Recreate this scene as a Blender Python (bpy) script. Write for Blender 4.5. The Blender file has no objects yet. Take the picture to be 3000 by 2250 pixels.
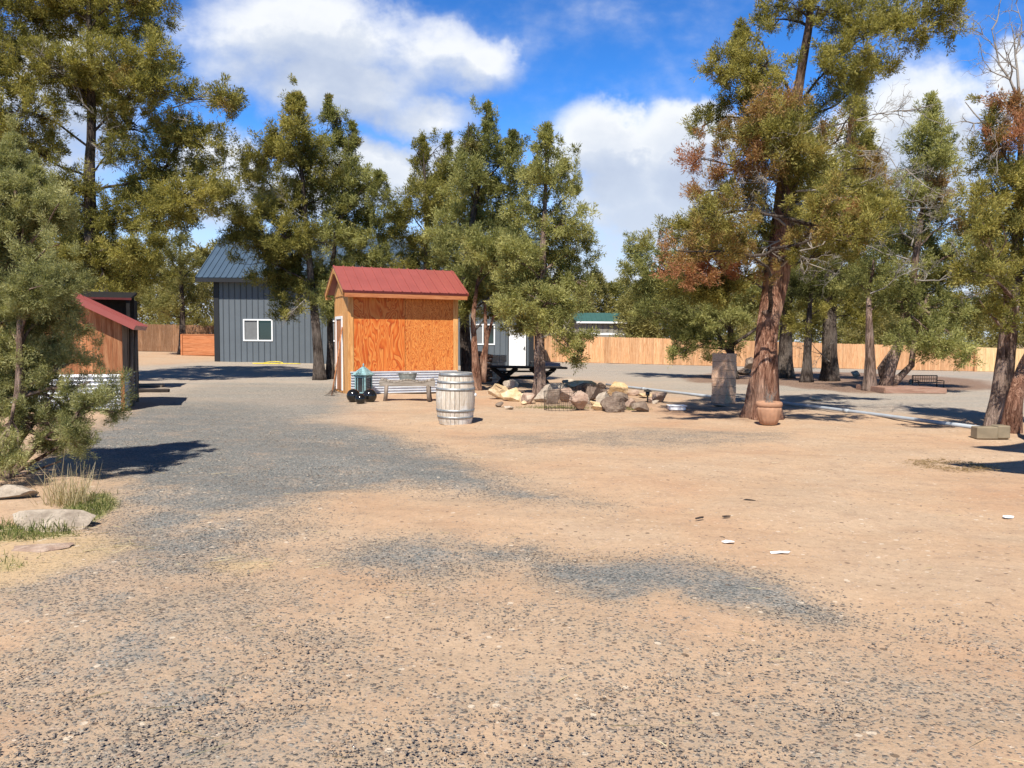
import bpy, bmesh, math, random
import numpy as np
from mathutils import Vector, Matrix, noise as mnoise
R = math.radians
sc = bpy.context.scene
col = sc.collection
PI = math.pi

# ------------------------------------------------------------------ camera
F, CX, CY = 2266.0, 1500.0, 1125.0
CAMH = 1.6
PITCH, ROLL = R(3.46), R(0.4)
cam_d = bpy.data.cameras.new('camera'); cam = bpy.data.objects.new('camera', cam_d); col.objects.link(cam)
cam_d.sensor_fit = 'HORIZONTAL'; cam_d.sensor_width = 36; cam_d.lens = 36*F/3000; cam_d.clip_end = 3000
CM = Matrix.Translation((0, 0, CAMH)) @ Matrix.Rotation(PI/2-PITCH, 4, 'X') @ Matrix.Rotation(ROLL, 4, 'Z')
cam.matrix_world = CM; sc.camera = cam
RM = CM.to_3x3()

def sstep(t):
    t = min(1, max(0, t)); return t*t*(3-2*t)
def g(x, y):
    s = sstep((y-30)/20)
    k = -.022*max(x, -45) if x < 0 else -.02*min(x, 60)
    return k*s
def ray(px, py): return RM @ Vector(((px-CX)/F, (CY-py)/F, -1))
def P(px, py, D):
    d = ray(px, py); return Vector((0, 0, CAMH)) + d*(D/d.y)
def PG(px, py):
    d = ray(px, py); D = 20.
    for i in range(30):
        x = d.x/d.y*D; z = g(x, D); D = (z-CAMH)/(d.z/d.y)
    p = Vector((0, 0, CAMH)) + d*(D/d.y); p.z = g(p.x, p.y); return p
def proj(p):
    q = RM.transposed() @ (Vector(p)-Vector((0, 0, CAMH))); return (CX+F*q.x/-q.z, CY-F*q.y/-q.z)

# ------------------------------------------------------------------ node helper
class NT:
    def __init__(s, nt): s.nt = nt; nt.nodes.clear()
    def n(s, t, **k):
        nd = s.nt.nodes.new(t)
        for a, b in k.items():
            if a == 'ins':
                for i, v in b.items():
                    if hasattr(v, 'is_linked') or isinstance(v, bpy.types.NodeSocket): s.nt.links.new(v, nd.inputs[i])
                    else: nd.inputs[i].default_value = v
            else: setattr(nd, a, b)
        return nd
    def m(s, op, a, b=None, c=None, clamp=False):
        ins = {0: a}
        if b is not None: ins[1] = b
        if c is not None: ins[2] = c
        return s.n('ShaderNodeMath', operation=op, use_clamp=clamp, ins=ins).outputs[0]
    def vm(s, op, a, b=None):
        ins = {0: a}
        if b is not None: ins[1] = b
        return s.n('ShaderNodeVectorMath', operation=op, ins=ins).outputs[0]
    def mix(s, f, a, b, blend='MIX'):
        nd = s.n('ShaderNodeMix', data_type='RGBA', blend_type=blend)
        for i, v in ((0, f), (6, a), (7, b)):
            if isinstance(v, bpy.types.NodeSocket): s.nt.links.new(v, nd.inputs[i])
            else: nd.inputs[i].default_value = v if i == 0 else (*v[:3], 1)
        return nd.outputs[2]
    def ramp(s, f, stops, interp='LINEAR'):
        nd = s.n('ShaderNodeValToRGB', ins={0: f}); cr = nd.color_ramp; cr.interpolation = interp
        while len(cr.elements) < len(stops): cr.elements.new(.5)
        for e, (p, c) in zip(cr.elements, stops):
            e.position = p; e.color = (*c, 1) if isinstance(c, tuple) else (c, c, c, 1)
        return nd.outputs[0]
    def noise(s, vec, scale, detail=4, rough=.55, dist=0., out=0):
        return s.n('ShaderNodeTexNoise', ins={'Vector': vec, 'Scale': scale, 'Detail': detail, 'Roughness': rough, 'Distortion': dist}).outputs[out]
    def maprange(s, v, a, b, c=0., d=1.):
        return s.n('ShaderNodeMapRange', interpolation_type='SMOOTHSTEP', ins={0: v, 1: a, 2: b, 3: c, 4: d}).outputs[0]
    def scale(s, vec, sx, sy, sz):
        return s.n('ShaderNodeMapping', ins={'Vector': vec, 'Scale': (sx, sy, sz)}).outputs[0]
    def attr(s, name, out=2): return s.n('ShaderNodeAttribute', attribute_name=name).outputs[out]
    def obj(s): return s.n('ShaderNodeTexCoord').outputs['Object']
    def geo(s): return s.n('ShaderNodeNewGeometry').outputs['Position']
    def bump(s, h, strength=.5, dist=.01):
        return s.n('ShaderNodeBump', ins={'Height': h, 'Strength': strength, 'Distance': dist}).outputs[0]
    def out(s, color, rough=.8, metal=0., normal=None, spec=.3, **extra):
        b = s.n('ShaderNodeBsdfPrincipled')
        for k, v in (('Base Color', color), ('Roughness', rough), ('Metallic', metal), ('Specular IOR Level', spec), ('Normal', normal)):
            if v is None: continue
            if isinstance(v, bpy.types.NodeSocket): s.nt.links.new(v, b.inputs[k])
            else: b.inputs[k].default_value = (*v, 1) if (k == 'Base Color' and len(v) == 3) else v
        for k, v in extra.items(): b.inputs[k].default_value = v
        o = s.n('ShaderNodeOutputMaterial', ins={0: b.outputs[0]}); return b
def newmat(name):
    m = bpy.data.materials.new(name); m.use_nodes = True; return m, NT(m.node_tree)

def mat_plain(name, c, rough=.7, metal=0., var=.25, sc_=8., bump=.15, spec=.3):
    m, t = newmat(name); o = t.obj()
    n = t.noise(o, sc_, 6, .6)
    c1 = tuple(x*(1-var) for x in c); c2 = tuple(min(1, x*(1+var)) for x in c)
    t.out(t.ramp(n, [(.3, c1), (.7, c2)]), rough, metal, t.bump(n, bump, .01) if bump else None, spec)
    return m
def mat_wood(name, ca, cb, axis=2, scl=1., rough=.75, tone=.5, wear=None, bump=.3):
    """boards: grain runs along an axis, 'tone' attribute varies each board"""
    m, t = newmat(name); o = t.obj(); tn = t.attr('tone')
    off = t.n('ShaderNodeCombineXYZ', ins={0: t.m('MULTIPLY', tn, 37.), 1: t.m('MULTIPLY', tn, 17.), 2: t.m('MULTIPLY', tn, 91.)}).outputs[0]
    v = t.vm('ADD', o, off); s = [14*scl]*3; s[axis] = 1.1*scl
    v = t.scale(v, *s)
    n = t.noise(v, 1.6, 6, .65, .6); n2 = t.noise(v, 7, 3, .6)
    k = t.m('ADD', t.m('MULTIPLY', n, .7), t.m('MULTIPLY', n2, .3))
    c = t.ramp(k, [(.28, tuple(x*.5 for x in ca)), (.45, ca), (.62, cb), (.8, tuple(min(1, x*1.15) for x in cb))])
    c = t.mix(tone, c, t.ramp(tn, [(0, .5), (1, 1.25)]), 'MULTIPLY')
    if wear:
        w = t.noise(o, 1.3, 5, .7)
        c = t.mix(t.maprange(w, .48, .66), c, wear)
    t.out(c, rough, 0, t.bump(k, bump, .006)); return m
def mat_bark(name, ca, cb, hl):
    m, t = newmat(name); o = t.geo()
    v = t.scale(o, 9, 9, 1.1); n = t.noise(v, 2.2, 8, .68, 1.2)
    big = t.noise(o, 1.6, 3, .5)
    c = t.ramp(n, [(.3, tuple(x*.35 for x in ca)), (.45, ca), (.56, cb), (.7, hl)])
    c = t.mix(t.maprange(big, .4, .65, 0, .6), c, tuple(x*1.1 for x in hl))
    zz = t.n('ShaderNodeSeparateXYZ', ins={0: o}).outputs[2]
    c = t.mix(t.maprange(zz, 3.2, 6., 0, .75), c, t.ramp(n, [(.35, (.03, .022, .018)), (.6, (.13, .10, .08))]))  # bark is reddest low down; higher up, crown shade is mixed into the colour
    fine = t.noise(t.scale(o, 30, 30, 2.2), 2., 4, .7)
    c = t.mix(.7, c, t.ramp(t.m('ADD', t.m('MULTIPLY', n, .6), t.m('MULTIPLY', fine, .4)), [(.38, .18), (.5, .8), (.62, 1.15)]), 'MULTIPLY')
    t.out(c, .95, 0, t.bump(t.m('ADD', n, t.m('MULTIPLY', fine, .5)), 1., .06), .1); return m
def mat_foliage(name, dark, mid, light, dead):
    m, t = newmat(name); tn = t.attr('tone'); dd = t.attr('dead')
    c = t.ramp(tn, [(.1, dark), (.5, mid), (.95, light)])
    c = t.mix(dd, c, dead)
    b = t.n('ShaderNodeBsdfPrincipled', ins={'Base Color': c, 'Roughness': .7, 'Specular IOR Level': .2})
    tr = t.n('ShaderNodeBsdfTranslucent', ins={0: t.mix(1., c, (1.0, 1.0, .6), 'MULTIPLY')})
    mx = t.n('ShaderNodeMixShader', ins={0: .45, 1: b.outputs[0], 2: tr.outputs[0]})
    t.n('ShaderNodeOutputMaterial', ins={0: mx.outputs[0]}); return m

# ------------------------------------------------------------------ mesh helpers
def mesh_np(name, V, faces_flat, k, attrs=None):
    """k-gon mesh from arrays"""
    me = bpy.data.meshes.new(name); nf = len(faces_flat)//k
    me.vertices.add(len(V)); me.vertices.foreach_set('co', np.asarray(V, np.float32).ravel())
    me.loops.add(nf*k); me.loops.foreach_set('vertex_index', np.asarray(faces_flat, np.int32))
    me.polygons.add(nf); me.polygons.foreach_set('loop_start', np.arange(0, nf*k, k, dtype=np.int32))
    try: me.polygons.foreach_set('loop_total', np.full(nf, k, np.int32))
    except Exception: pass
    for a, val in (attrs or {}).items():
        at = me.attributes.new(a, 'FLOAT', 'POINT'); at.data.foreach_set('value', np.asarray(val, np.float32))
    me.update(calc_edges=True); me.validate(); return me
class MB:
    def __init__(s): s.v = []; s.f = []; s.t = []; s.sm = []
    def add(s, vs, fs, M=None, tone=.5, smooth=False):
        b = len(s.v)
        for v in vs:
            v = Vector(v)
            if M is not None: v = M @ v
            s.v.append(tuple(v)); s.t.append(tone)
        for f in fs: s.f.append(tuple(b+i for i in f)); s.sm.append(smooth)
        return s
    def box(s, c, d, M=None, tone=.5, rot=None, bev=0.):
        x, y, z = [q/2 for q in d]
        L = Matrix.Translation(c) @ (rot if rot is not None else Matrix())
        if M is not None: L = M @ L
        e = min(bev, x*.9, y*.9, z*.9)
        if e <= 0:
            vs = [(a, b, c_) for c_ in (-z, z) for a, b in ((-x, -y), (x, -y), (x, y), (-x, y))]
            fs = [(3, 2, 1, 0), (4, 5, 6, 7), (0, 1, 5, 4), (1, 2, 6, 5), (2, 3, 7, 6), (3, 0, 4, 7)]
            return s.add(vs, fs, L, tone)
        bm = bmesh.new(); bmesh.ops.create_cube(bm, size=1)
        for v in bm.verts: v.co = Vector((v.co.x*2*x, v.co.y*2*y, v.co.z*2*z))
        bmesh.ops.bevel(bm, geom=bm.edges[:], offset=e, segments=1, affect='EDGES')
        bm.verts.index_update()
        s.add([v.co.copy() for v in bm.verts], [[v.index for v in f.verts] for f in bm.faces], L, tone); bm.free(); return s
    def tube(s, pts, rad, k=6, fn=None, tone=.5, cap=True, M=None, smooth=True):
        pts = [Vector(p) for p in pts]; n = len(pts)
        if not hasattr(rad, '__len__'): rad = [rad]*n
        d = (pts[1]-pts[0]).normalized(); a = d.orthogonal().normalized(); vs = []
        for i, p in enumerate(pts):
            d = (pts[min(i+1, n-1)]-pts[max(i-1, 0)]).normalized()
            a = (a-d*a.dot(d)).normalized(); b = d.cross(a)
            for j in range(k):
                th = 2*PI*j/k; r = rad[i]*(fn(th, i/(n-1), p) if fn else 1)
                vs.append(p+a*math.cos(th)*r+b*math.sin(th)*r)
        fs = [(i*k+j, i*k+(j+1) % k, (i+1)*k+(j+1) % k, (i+1)*k+j) for i in range(n-1) for j in range(k)]
        if cap: fs += [tuple(reversed(range(k))), tuple(range((n-1)*k, n*k))]
        return s.add(vs, fs, M, tone, smooth)
    def lathe(s, prof, k=24, c=(0, 0, 0), fn=None, M=None, tone=.5, cap=True, smooth=True):
        vs = []
        for r, z in prof:
            for j in range(k):
                th = 2*PI*j/k; q = r*(fn(th, z) if fn else 1)
                vs.append((c[0]+q*math.cos(th), c[1]+q*math.sin(th), c[2]+z))
        n = len(prof)
        fs = [(i*k+j, i*k+(j+1) % k, (i+1)*k+(j+1) % k, (i+1)*k+j) for i in range(n-1) for j in range(k)]
        if cap: fs += [tuple(reversed(range(k))), tuple(range((n-1)*k, n*k))]
        return s.add(vs, fs, M, tone, smooth)
    def quad(s, a, b, c, d, tone=.5): return s.add([a, b, c, d], [(0, 1, 2, 3)], None, tone)
    def slab(s, pts, n, th, tone=.5):
        """polygon extruded by -n*th"""
        pts = [Vector(p) for p in pts]; n = Vector(n).normalized(); k = len(pts)
        vs = pts+[p-n*th for p in pts]
        fs = [tuple(range(k)), tuple(reversed(range(k, 2*k)))]+[(i, i+k, (i+1) % k+k, (i+1) % k) for i in range(k)]
        return s.add(vs, fs, None, tone)
    def build(s, name, mat, parent=None, loc=None, **tg):
        me = bpy.data.meshes.new(name); me.from_pydata(s.v, [], s.f)
        me.polygons.foreach_set('use_smooth', s.sm)
        at = me.attributes.new('tone', 'FLOAT', 'POINT'); at.data.foreach_set('value', s.t)
        bm = bmesh.new(); bm.from_mesh(me); bmesh.ops.recalc_face_normals(bm, faces=bm.faces[:]); bm.to_mesh(me); bm.free()
        return link(name, me, mat, parent, loc, **tg)
def link(name, me, mat, parent=None, loc=None, **tg):
    o = bpy.data.objects.new(name, me); col.objects.link(o)
    if mat: me.materials.append(mat)
    if parent: o.parent = parent
    if loc is not None: o.location = loc
    return tag(o, **tg) if tg else o
def tag(o, label=None, cat=None, group=None, kind=None):
    if label: o['label'] = label
    if cat: o['category'] = cat
    if group: o['group'] = group
    if kind: o['kind'] = kind
    return o
def empty(name, loc, rz=0., **tg):
    o = bpy.data.objects.new(name, None); col.objects.link(o); o.location = loc; o.rotation_euler = (0, 0, rz)
    o.empty_display_size = .2; return tag(o, **tg)
def copy_tree(o, parent=None):
    c = o.copy(); col.objects.link(c); c.parent = parent
    for ch in list(o.children): copy_tree(ch, c)
    return c

# ------------------------------------------------------------------ materials
M = {}
M['plywood'] = None
def mk_ply():
    m, t = newmat('plywood'); o = t.obj()
    x = t.n('ShaderNodeSeparateXYZ', ins={0: o}).outputs[0]
    right = t.m('GREATER_THAN', x, 1.60)
    va = t.scale(o, 2.0, 1, .62); vb = t.scale(o, 5.0, 1, 1.2)
    na = t.noise(t.vm('ADD', va, (3.1, 0, 7.)), 1.5, 2.5, .5, .7); nb = t.noise(vb, 1.6, 3, .55, .8)
    n = t.m('ADD', t.m('MULTIPLY', na, t.m('SUBTRACT', 1., right)), t.m('MULTIPLY', nb, right))
    w = t.m('PINGPONG', t.m('MULTIPLY', n, 17.), 1.)
    saw = t.m('FRACT', t.m('MULTIPLY', n, 12.))
    c = t.ramp(saw, [(0., (.48, .085, .012)), (.22, (.58, .13, .02)), (.5, (.66, .20, .04)), (.8, (.68, .25, .06)), (.97, (.36, .055, .008)), (1., (.48, .085, .012))])
    c2 = t.ramp(saw, [(0., (.44, .09, .014)), (.2, (.64, .20, .04)), (.7, (.72, .29, .075)), (.93, (.34, .06, .01)), (1., (.44, .09, .014))])
    c = t.mix(right, c, c2)
    gr = t.noise(t.scale(o, 60, 1, 2), 3, 3, .6)
    c = t.mix(.25, c, t.ramp(gr, [(.3, .6), (.7, 1.2)]), 'MULTIPLY')
    gv = t.m('PINGPONG', t.m('ADD', x, .05), .102); groove = t.m('LESS_THAN', gv, .003)
    c = t.mix(t.m('MULTIPLY', groove, .35), c, (.25, .06, .01)); c = t.mix(t.m('LESS_THAN', t.m('ABSOLUTE', t.m('SUBTRACT', x, 1.6)), .006), c, (.12, .04, .01))
    t.out(c, .55, 0, t.bump(saw, .12, .004), .35); return m
M['ply'] = mk_ply()
M['ply_grey'] = None
def mk_plygrey():
    m, t = newmat('weathered_plywood'); o = t.obj(); tn = t.attr('tone')
    off = t.n('ShaderNodeCombineXYZ', ins={0: t.m('MULTIPLY', tn, 9.), 1: t.m('MULTIPLY', tn, 5.), 2: t.m('MULTIPLY', tn, 40.)}).outputs[0]
    v = t.scale(t.vm('ADD', o, off), 1.4, 1.4, 6.5); n = t.noise(v, 1.5, 3, .5, 1.)
    saw = t.m('FRACT', t.m('MULTIPLY', n, 11.))
    c = t.ramp(saw, [(0, (.46, .29, .19)), (.35, (.62, .42, .29)), (.8, (.70, .52, .39)), (1, (.48, .30, .20))])
    c = t.mix(.5, c, t.ramp(tn, [(0, (1., .75, .6)), (1, (1., .95, .9))]), 'MULTIPLY')
    t.out(c, .8, 0, t.bump(saw, .2, .004), .2); return m
M['plyg'] = mk_plygrey()
M['pine'] = mat_wood('pine_trim', (.56, .26, .085), (.70, .40, .16), 2, 1., .7, .25)
M['cedar'] = mat_wood('cedar_boards', (.53, .27, .125), (.70, .43, .24), 2, .8, .8, .8)
M['cedar2'] = mat_wood('pale_boards', (.66, .42, .20), (.76, .54, .30), 2, .8, .8, .5)
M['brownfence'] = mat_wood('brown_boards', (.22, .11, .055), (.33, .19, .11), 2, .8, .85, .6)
M['redboards'] = mat_wood('red_brown_boards', (.36, .13, .05), (.55, .27, .13), 2, .8, .7, .7)
M['horiz'] = mat_wood('horizontal_boards', (.46, .16, .06), (.56, .24, .11), 0, .8, .7, .4)
M['greywood'] = mat_wood('weathered_grey_wood', (.25, .21, .17), (.42, .37, .31), 0, 1., .9, .4)
M['greywoodz'] = mat_wood('weathered_grey_posts', (.17, .13, .10), (.33, .27, .22), 2, 1., .9, .4)
M['darkwood'] = mat_wood('dark_stained_wood', (.018, .013, .011), (.05, .038, .032), 0, 1., .8, .4)
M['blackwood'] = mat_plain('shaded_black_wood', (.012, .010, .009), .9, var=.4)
M['barrel'] = mat_wood('barrel_staves', (.50, .42, .33), (.66, .60, .52), 2, 1.6, .8, .25, (.72, .70, .66))
M['hoop'] = mat_plain('galvanised_hoop', (.33, .34, .34), .5, .6, .3, 12)
M['galv'] = mat_plain('galvanised_corrugated', (.66, .68, .72), .36, .35, .12, 3, .05)
M['tub'] = mat_plain('dull_galvanised_tub', (.30, .32, .30), .5, .55, .3, 14)
M['redmetal'] = mat_plain('red_metal_roofing', (.335, .09, .075), .38, .1, .08, 2, .04, .5)
M['darkred'] = mat_plain('dark_red_trim', (.10, .018, .016), .5)
M['bluemetal'] = mat_plain('blue_grey_metal_roofing', (.075, .115, .165), .4, .2, .08, 2, .04, .5)
M['siding'] = mat_plain('blue_grey_siding', (.115, .133, .152), .5, .1, .07, 1.2, .04, .4)
M['rib'] = mat_plain('dark_siding_rib', (.06, .072, .088), .5, .1, .07, 1.2, .04, .4)
M['blacktrim'] = mat_plain('black_trim', (.02, .021, .024), .5, 0, .1)
M['white'] = mat_plain('white_paint', (.78, .79, .80), .5, 0, .05, 3, .03, .4)
M['glass'] = mat_plain('window_glass', (.03, .033, .037), .06, 0, .1, 1, 0, .6)
M['blind'] = mat_plain('grey_window_screen', (.16, .165, .17), .6, 0, .1)
M['green'] = mat_plain('green_metal_roofing', (.05, .12, .10), .5, .1, .1, 2, .03)
M['greige'] = mat_plain('greige_siding', (.24, .22, .19), .8, 0, .1, 2)
M['teal'] = mat_plain('teal_painted_metal', (.22, .36, .37), .6, .1, .35, 14, .15)
M['black'] = mat_plain('glossy_black_glaze', (.012, .011, .010), .14, 0, .4, 8, .03, .6)
M['terra'] = mat_plain('terracotta', (.42, .23, .14), .85, 0, .22, 7, .2)
M['pvc'] = mat_plain('grey_white_pvc', (.36, .39, .42), .5, 0, .1, 5, .03)
M['iron'] = mat_plain('dark_iron', (.03, .028, .026), .6, .3, .3)
M['rust'] = mat_plain('rusty_wire', (.12, .09, .07), .7, .3, .4, 20)
M['yellow'] = mat_plain('yellow_hose_rubber', (.65, .52, .05), .5)
M['paper'] = mat_plain('white_scrap', (.85, .85, .85), .6, 0, .05)
M['deck'] = mat_wood('deck_boards', (.30, .17, .12), (.42, .27, .2), 0, 1., .8, .4)
M['concrete'] = mat_plain('concrete', (.24, .19, .125), .9, 0, .2, 5, .3)
M['sail'] = mat_plain('tan_shade_cloth', (.45, .36, .25), .9)
def mk_rock(name, a, b, c):
    m, t = newmat(name); o = t.geo()
    n = t.noise(o, 3.2, 8, .65, .4); n2 = t.noise(o, 22, 5, .7)
    cc = t.ramp(n, [(.32, a), (.5, b), (.68, c)]); cc = t.mix(.5, cc, t.ramp(n2, [(.3, .55), (.6, 1.15)]), 'MULTIPLY')
    t.out(cc, .92, 0, t.bump(t.m('ADD', n, t.m('MULTIPLY', n2, .5)), .8, .04), .15); return m
M['rock_tan'] = mk_rock('tan_rock', (.42, .26, .12), (.62, .47, .28), (.72, .62, .45))
M['rock_gold'] = mk_rock('gold_rock', (.42, .26, .12), (.56, .39, .21), (.66, .51, .33))
M['rock_pink'] = mk_rock('pink_rock', (.24, .155, .12), (.40, .28, .21), (.52, .41, .32))
M['rock_dark'] = mk_rock('dark_rock', (.09, .065, .05), (.18, .13, .10), (.33, .26, .2))
M['rock_grey'] = mk_rock('grey_rock', (.25, .20, .155), (.42, .35, .275), (.54, .46, .37))
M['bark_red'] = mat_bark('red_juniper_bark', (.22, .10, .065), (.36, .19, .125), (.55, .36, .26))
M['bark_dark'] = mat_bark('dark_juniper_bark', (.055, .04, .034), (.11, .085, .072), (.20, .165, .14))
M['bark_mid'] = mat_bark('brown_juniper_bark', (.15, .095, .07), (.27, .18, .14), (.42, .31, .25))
M['deadwood'] = mat_plain('silvery_deadwood', (.27, .24, .21), .9, 0, .3, 5)
M['twig'] = mat_plain('brown_twig', (.13, .10, .08), .9, 0, .3, 5)
DEAD = (.46, .21, .12)
M['fol_olive'] = mat_foliage('olive_foliage', (.095, .095, .026), (.315, .288, .078), (.56, .48, .155), DEAD)
M['fol_green'] = mat_foliage('green_foliage', (.10, .11, .038), (.315, .315, .11), (.56, .53, .21), DEAD)
M['fol_grey'] = mat_foliage('grey_green_foliage', (.13, .14, .055), (.35, .35, .15), (.62, .59, .30), DEAD)
M['fol_far'] = mat_foliage('far_foliage', (.13, .135, .045), (.29, .27, .095), (.43, .385, .145), DEAD)
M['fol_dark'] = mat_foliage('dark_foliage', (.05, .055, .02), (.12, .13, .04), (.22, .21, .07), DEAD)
M['grass'] = mat_foliage('grass_blades', (.06, .085, .02), (.13, .17, .045), (.28, .29, .10), (.55, .44, .24))
M['straw'] = mat_foliage('straw_stalks', (.45, .36, .20), (.62, .52, .32), (.75, .66, .45), (.3, .2, .1))
# ------------------------------------------------------------------ world
SUN_EL, SUN_A = R(52), R(14)      # sun behind the camera, a little to its left
to_sun = Vector((-math.sin(SUN_A)*math.cos(SUN_EL), -math.cos(SUN_A)*math.cos(SUN_EL), math.sin(SUN_EL)))
def world():
    w = bpy.data.worlds.new('World'); sc.world = w; w.use_nodes = True; t = NT(w.node_tree)
    sky = t.n('ShaderNodeTexSky', sky_type='NISHITA', sun_disc=False, sun_elevation=SUN_EL, sun_rotation=math.atan2(to_sun.x, to_sun.y),
              altitude=1100, air_density=1., dust_density=.15, ozone_density=3.)
    d = t.n('ShaderNodeTexCoord').outputs['Generated']
    sp = t.n('ShaderNodeSeparateXYZ', ins={0: d}); x, y, z = sp.outputs
    ay = t.m('MAXIMUM', t.m('ABSOLUTE', y), .12)
    u = t.m('DIVIDE', x, ay); v = t.m('DIVIDE', z, ay)
    def q(px, py):
        r = ray(px, py); return r.x/r.y, r.z/r.y
    # cumulus masses, as ellipses of the sky in front: px, py, rx, ry, weight, softness
    cl = [(900, 90, 420, 170, 1.0), (1000, 250, 330, 130, 1.0), (700, 200, 200, 120, .7), (1250, 330, 200, 90, .85), (1270, 170, 220, 130, .75), (1400, 190, 150, 110, .8),
          (640, 520, 190, 150, 1.2), (1080, 520, 330, 110, 1.2), (1300, 470, 130, 70, 1.1), (900, 560, 200, 90, 1.),
          (1780, 420, 190, 150, 1.35), (2000, 430, 190, 150, 1.3), (1900, 600, 320, 190, 1.3), (1640, 480, 90, 90, .9), (1650, 70, 220, 90, .12),
          (2700, 420, 260, 270, 1.25), (2960, 260, 120, 150, 1.25), (2500, 500, 200, 200, 1.2), (1500, 900, 2600, 190, 1.0), (200, 300, 260, 300, .9), (3300, 500, 300, 350, 1.), (-300, 500, 300, 300, 1.)]
    def dens(u, v):
        uv = t.n('ShaderNodeCombineXYZ', ins={0: u, 1: v}).outputs[0]
        wn = t.noise(uv, 9., 5, .6); wx = t.m('MULTIPLY', t.m('SUBTRACT', wn, .5), .10)
        tot = None
        for px, py, rx, ry, wt in cl:
            cu, cv = q(px, py); ru, rv = rx/F, ry/F
            a = t.m('DIVIDE', t.m('SUBTRACT', t.m('ADD', u, wx), cu), ru); b = t.m('DIVIDE', t.m('SUBTRACT', t.m('ADD', v, wx), cv), rv)
            e = t.m('SUBTRACT', 1., t.m('ADD', t.m('MULTIPLY', a, a), t.m('MULTIPLY', b, b)))
            e = t.m('MULTIPLY', t.m('MAXIMUM', e, -.6), wt)
            tot = e if tot is None else t.m('SMOOTH_MAX', tot, e, .25)
        fb = t.noise(t.scale(uv, 1, 1.5, 1), 7., 7, .56)
        fb2 = t.noise(t.scale(uv, 1, 1.3, 1), 30., 5, .55)
        return t.m('ADD', t.m('ADD', tot, t.m('MULTIPLY', t.m('SUBTRACT', fb, .5), 1.25)), t.m('MULTIPLY', t.m('SUBTRACT', fb2, .5), .35))
    d1 = dens(u, v)
    d2 = dens(t.m('SUBTRACT', u, .012), t.m('ADD', v, .045))
    mask = t.m('MULTIPLY', t.maprange(d1, -.2, .95), t.maprange(y, -.05, .25))
    lit = t.m('ADD', .62, t.m('MULTIPLY', t.m('SUBTRACT', d1, d2), .75), clamp=True)
    thick = t.maprange(d1, .5, 1.7)
    cc = t.ramp(t.m('SUBTRACT', lit, t.m('MULTIPLY', thick, .28)), [(.12, (4.2, 5.0, 6.8)), (.5, (5.4, 6.2, 7.8)), (.74, (6.9, 7.5, 8.6)), (.97, (9.6, 9.8, 10.))])
    gm = t.n('ShaderNodeGamma', ins={0: t.mix(1., sky.outputs[0], (.33, .33, .33), 'MULTIPLY'), 1: 1.45})
    skc = t.mix(1., gm.outputs[0], (1.95, 3.95, 5.1), 'MULTIPLY')
    hz = t.n('ShaderNodeMath', operation='MULTIPLY', use_clamp=True, ins={0: t.maprange(v, .30, .04), 1: .9}).outputs[0]
    c = t.mix(mask, skc, cc); c = t.mix(t.m('MULTIPLY', hz, t.maprange(y, -.05, .3)), c, (7.0, 7.9, 9.2))
    c = t.mix(1., c, t.ramp(z, [(.42, 1.), (.8, .42)]), 'MULTIPLY')
    c = t.mix(1., c, t.ramp(t.m('ADD', t.m('MULTIPLY', y, .5), .5), [(.3, .6), (.6, 1.)]), 'MULTIPLY')
    bg = t.n('ShaderNodeBackground', ins={0: c, 1: .073}); t.n('ShaderNodeOutputWorld', ins={0: bg.outputs[0]})
world()
sun = bpy.data.lights.new('sun', 'SUN'); sun.energy = 5.; sun.angle = R(.53); sun.color = (1, .94, .835)
so = bpy.data.objects.new('sun', sun); col.objects.link(so); so.rotation_euler = (-to_sun).to_track_quat('-Z', 'Y').to_euler(); so.location = (-10, -20, 40)
sc.view_settings.view_transform = 'Standard'; sc.view_settings.look = 'None'; sc.view_settings.gamma = 1
sc.view_settings.exposure = .52

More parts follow.
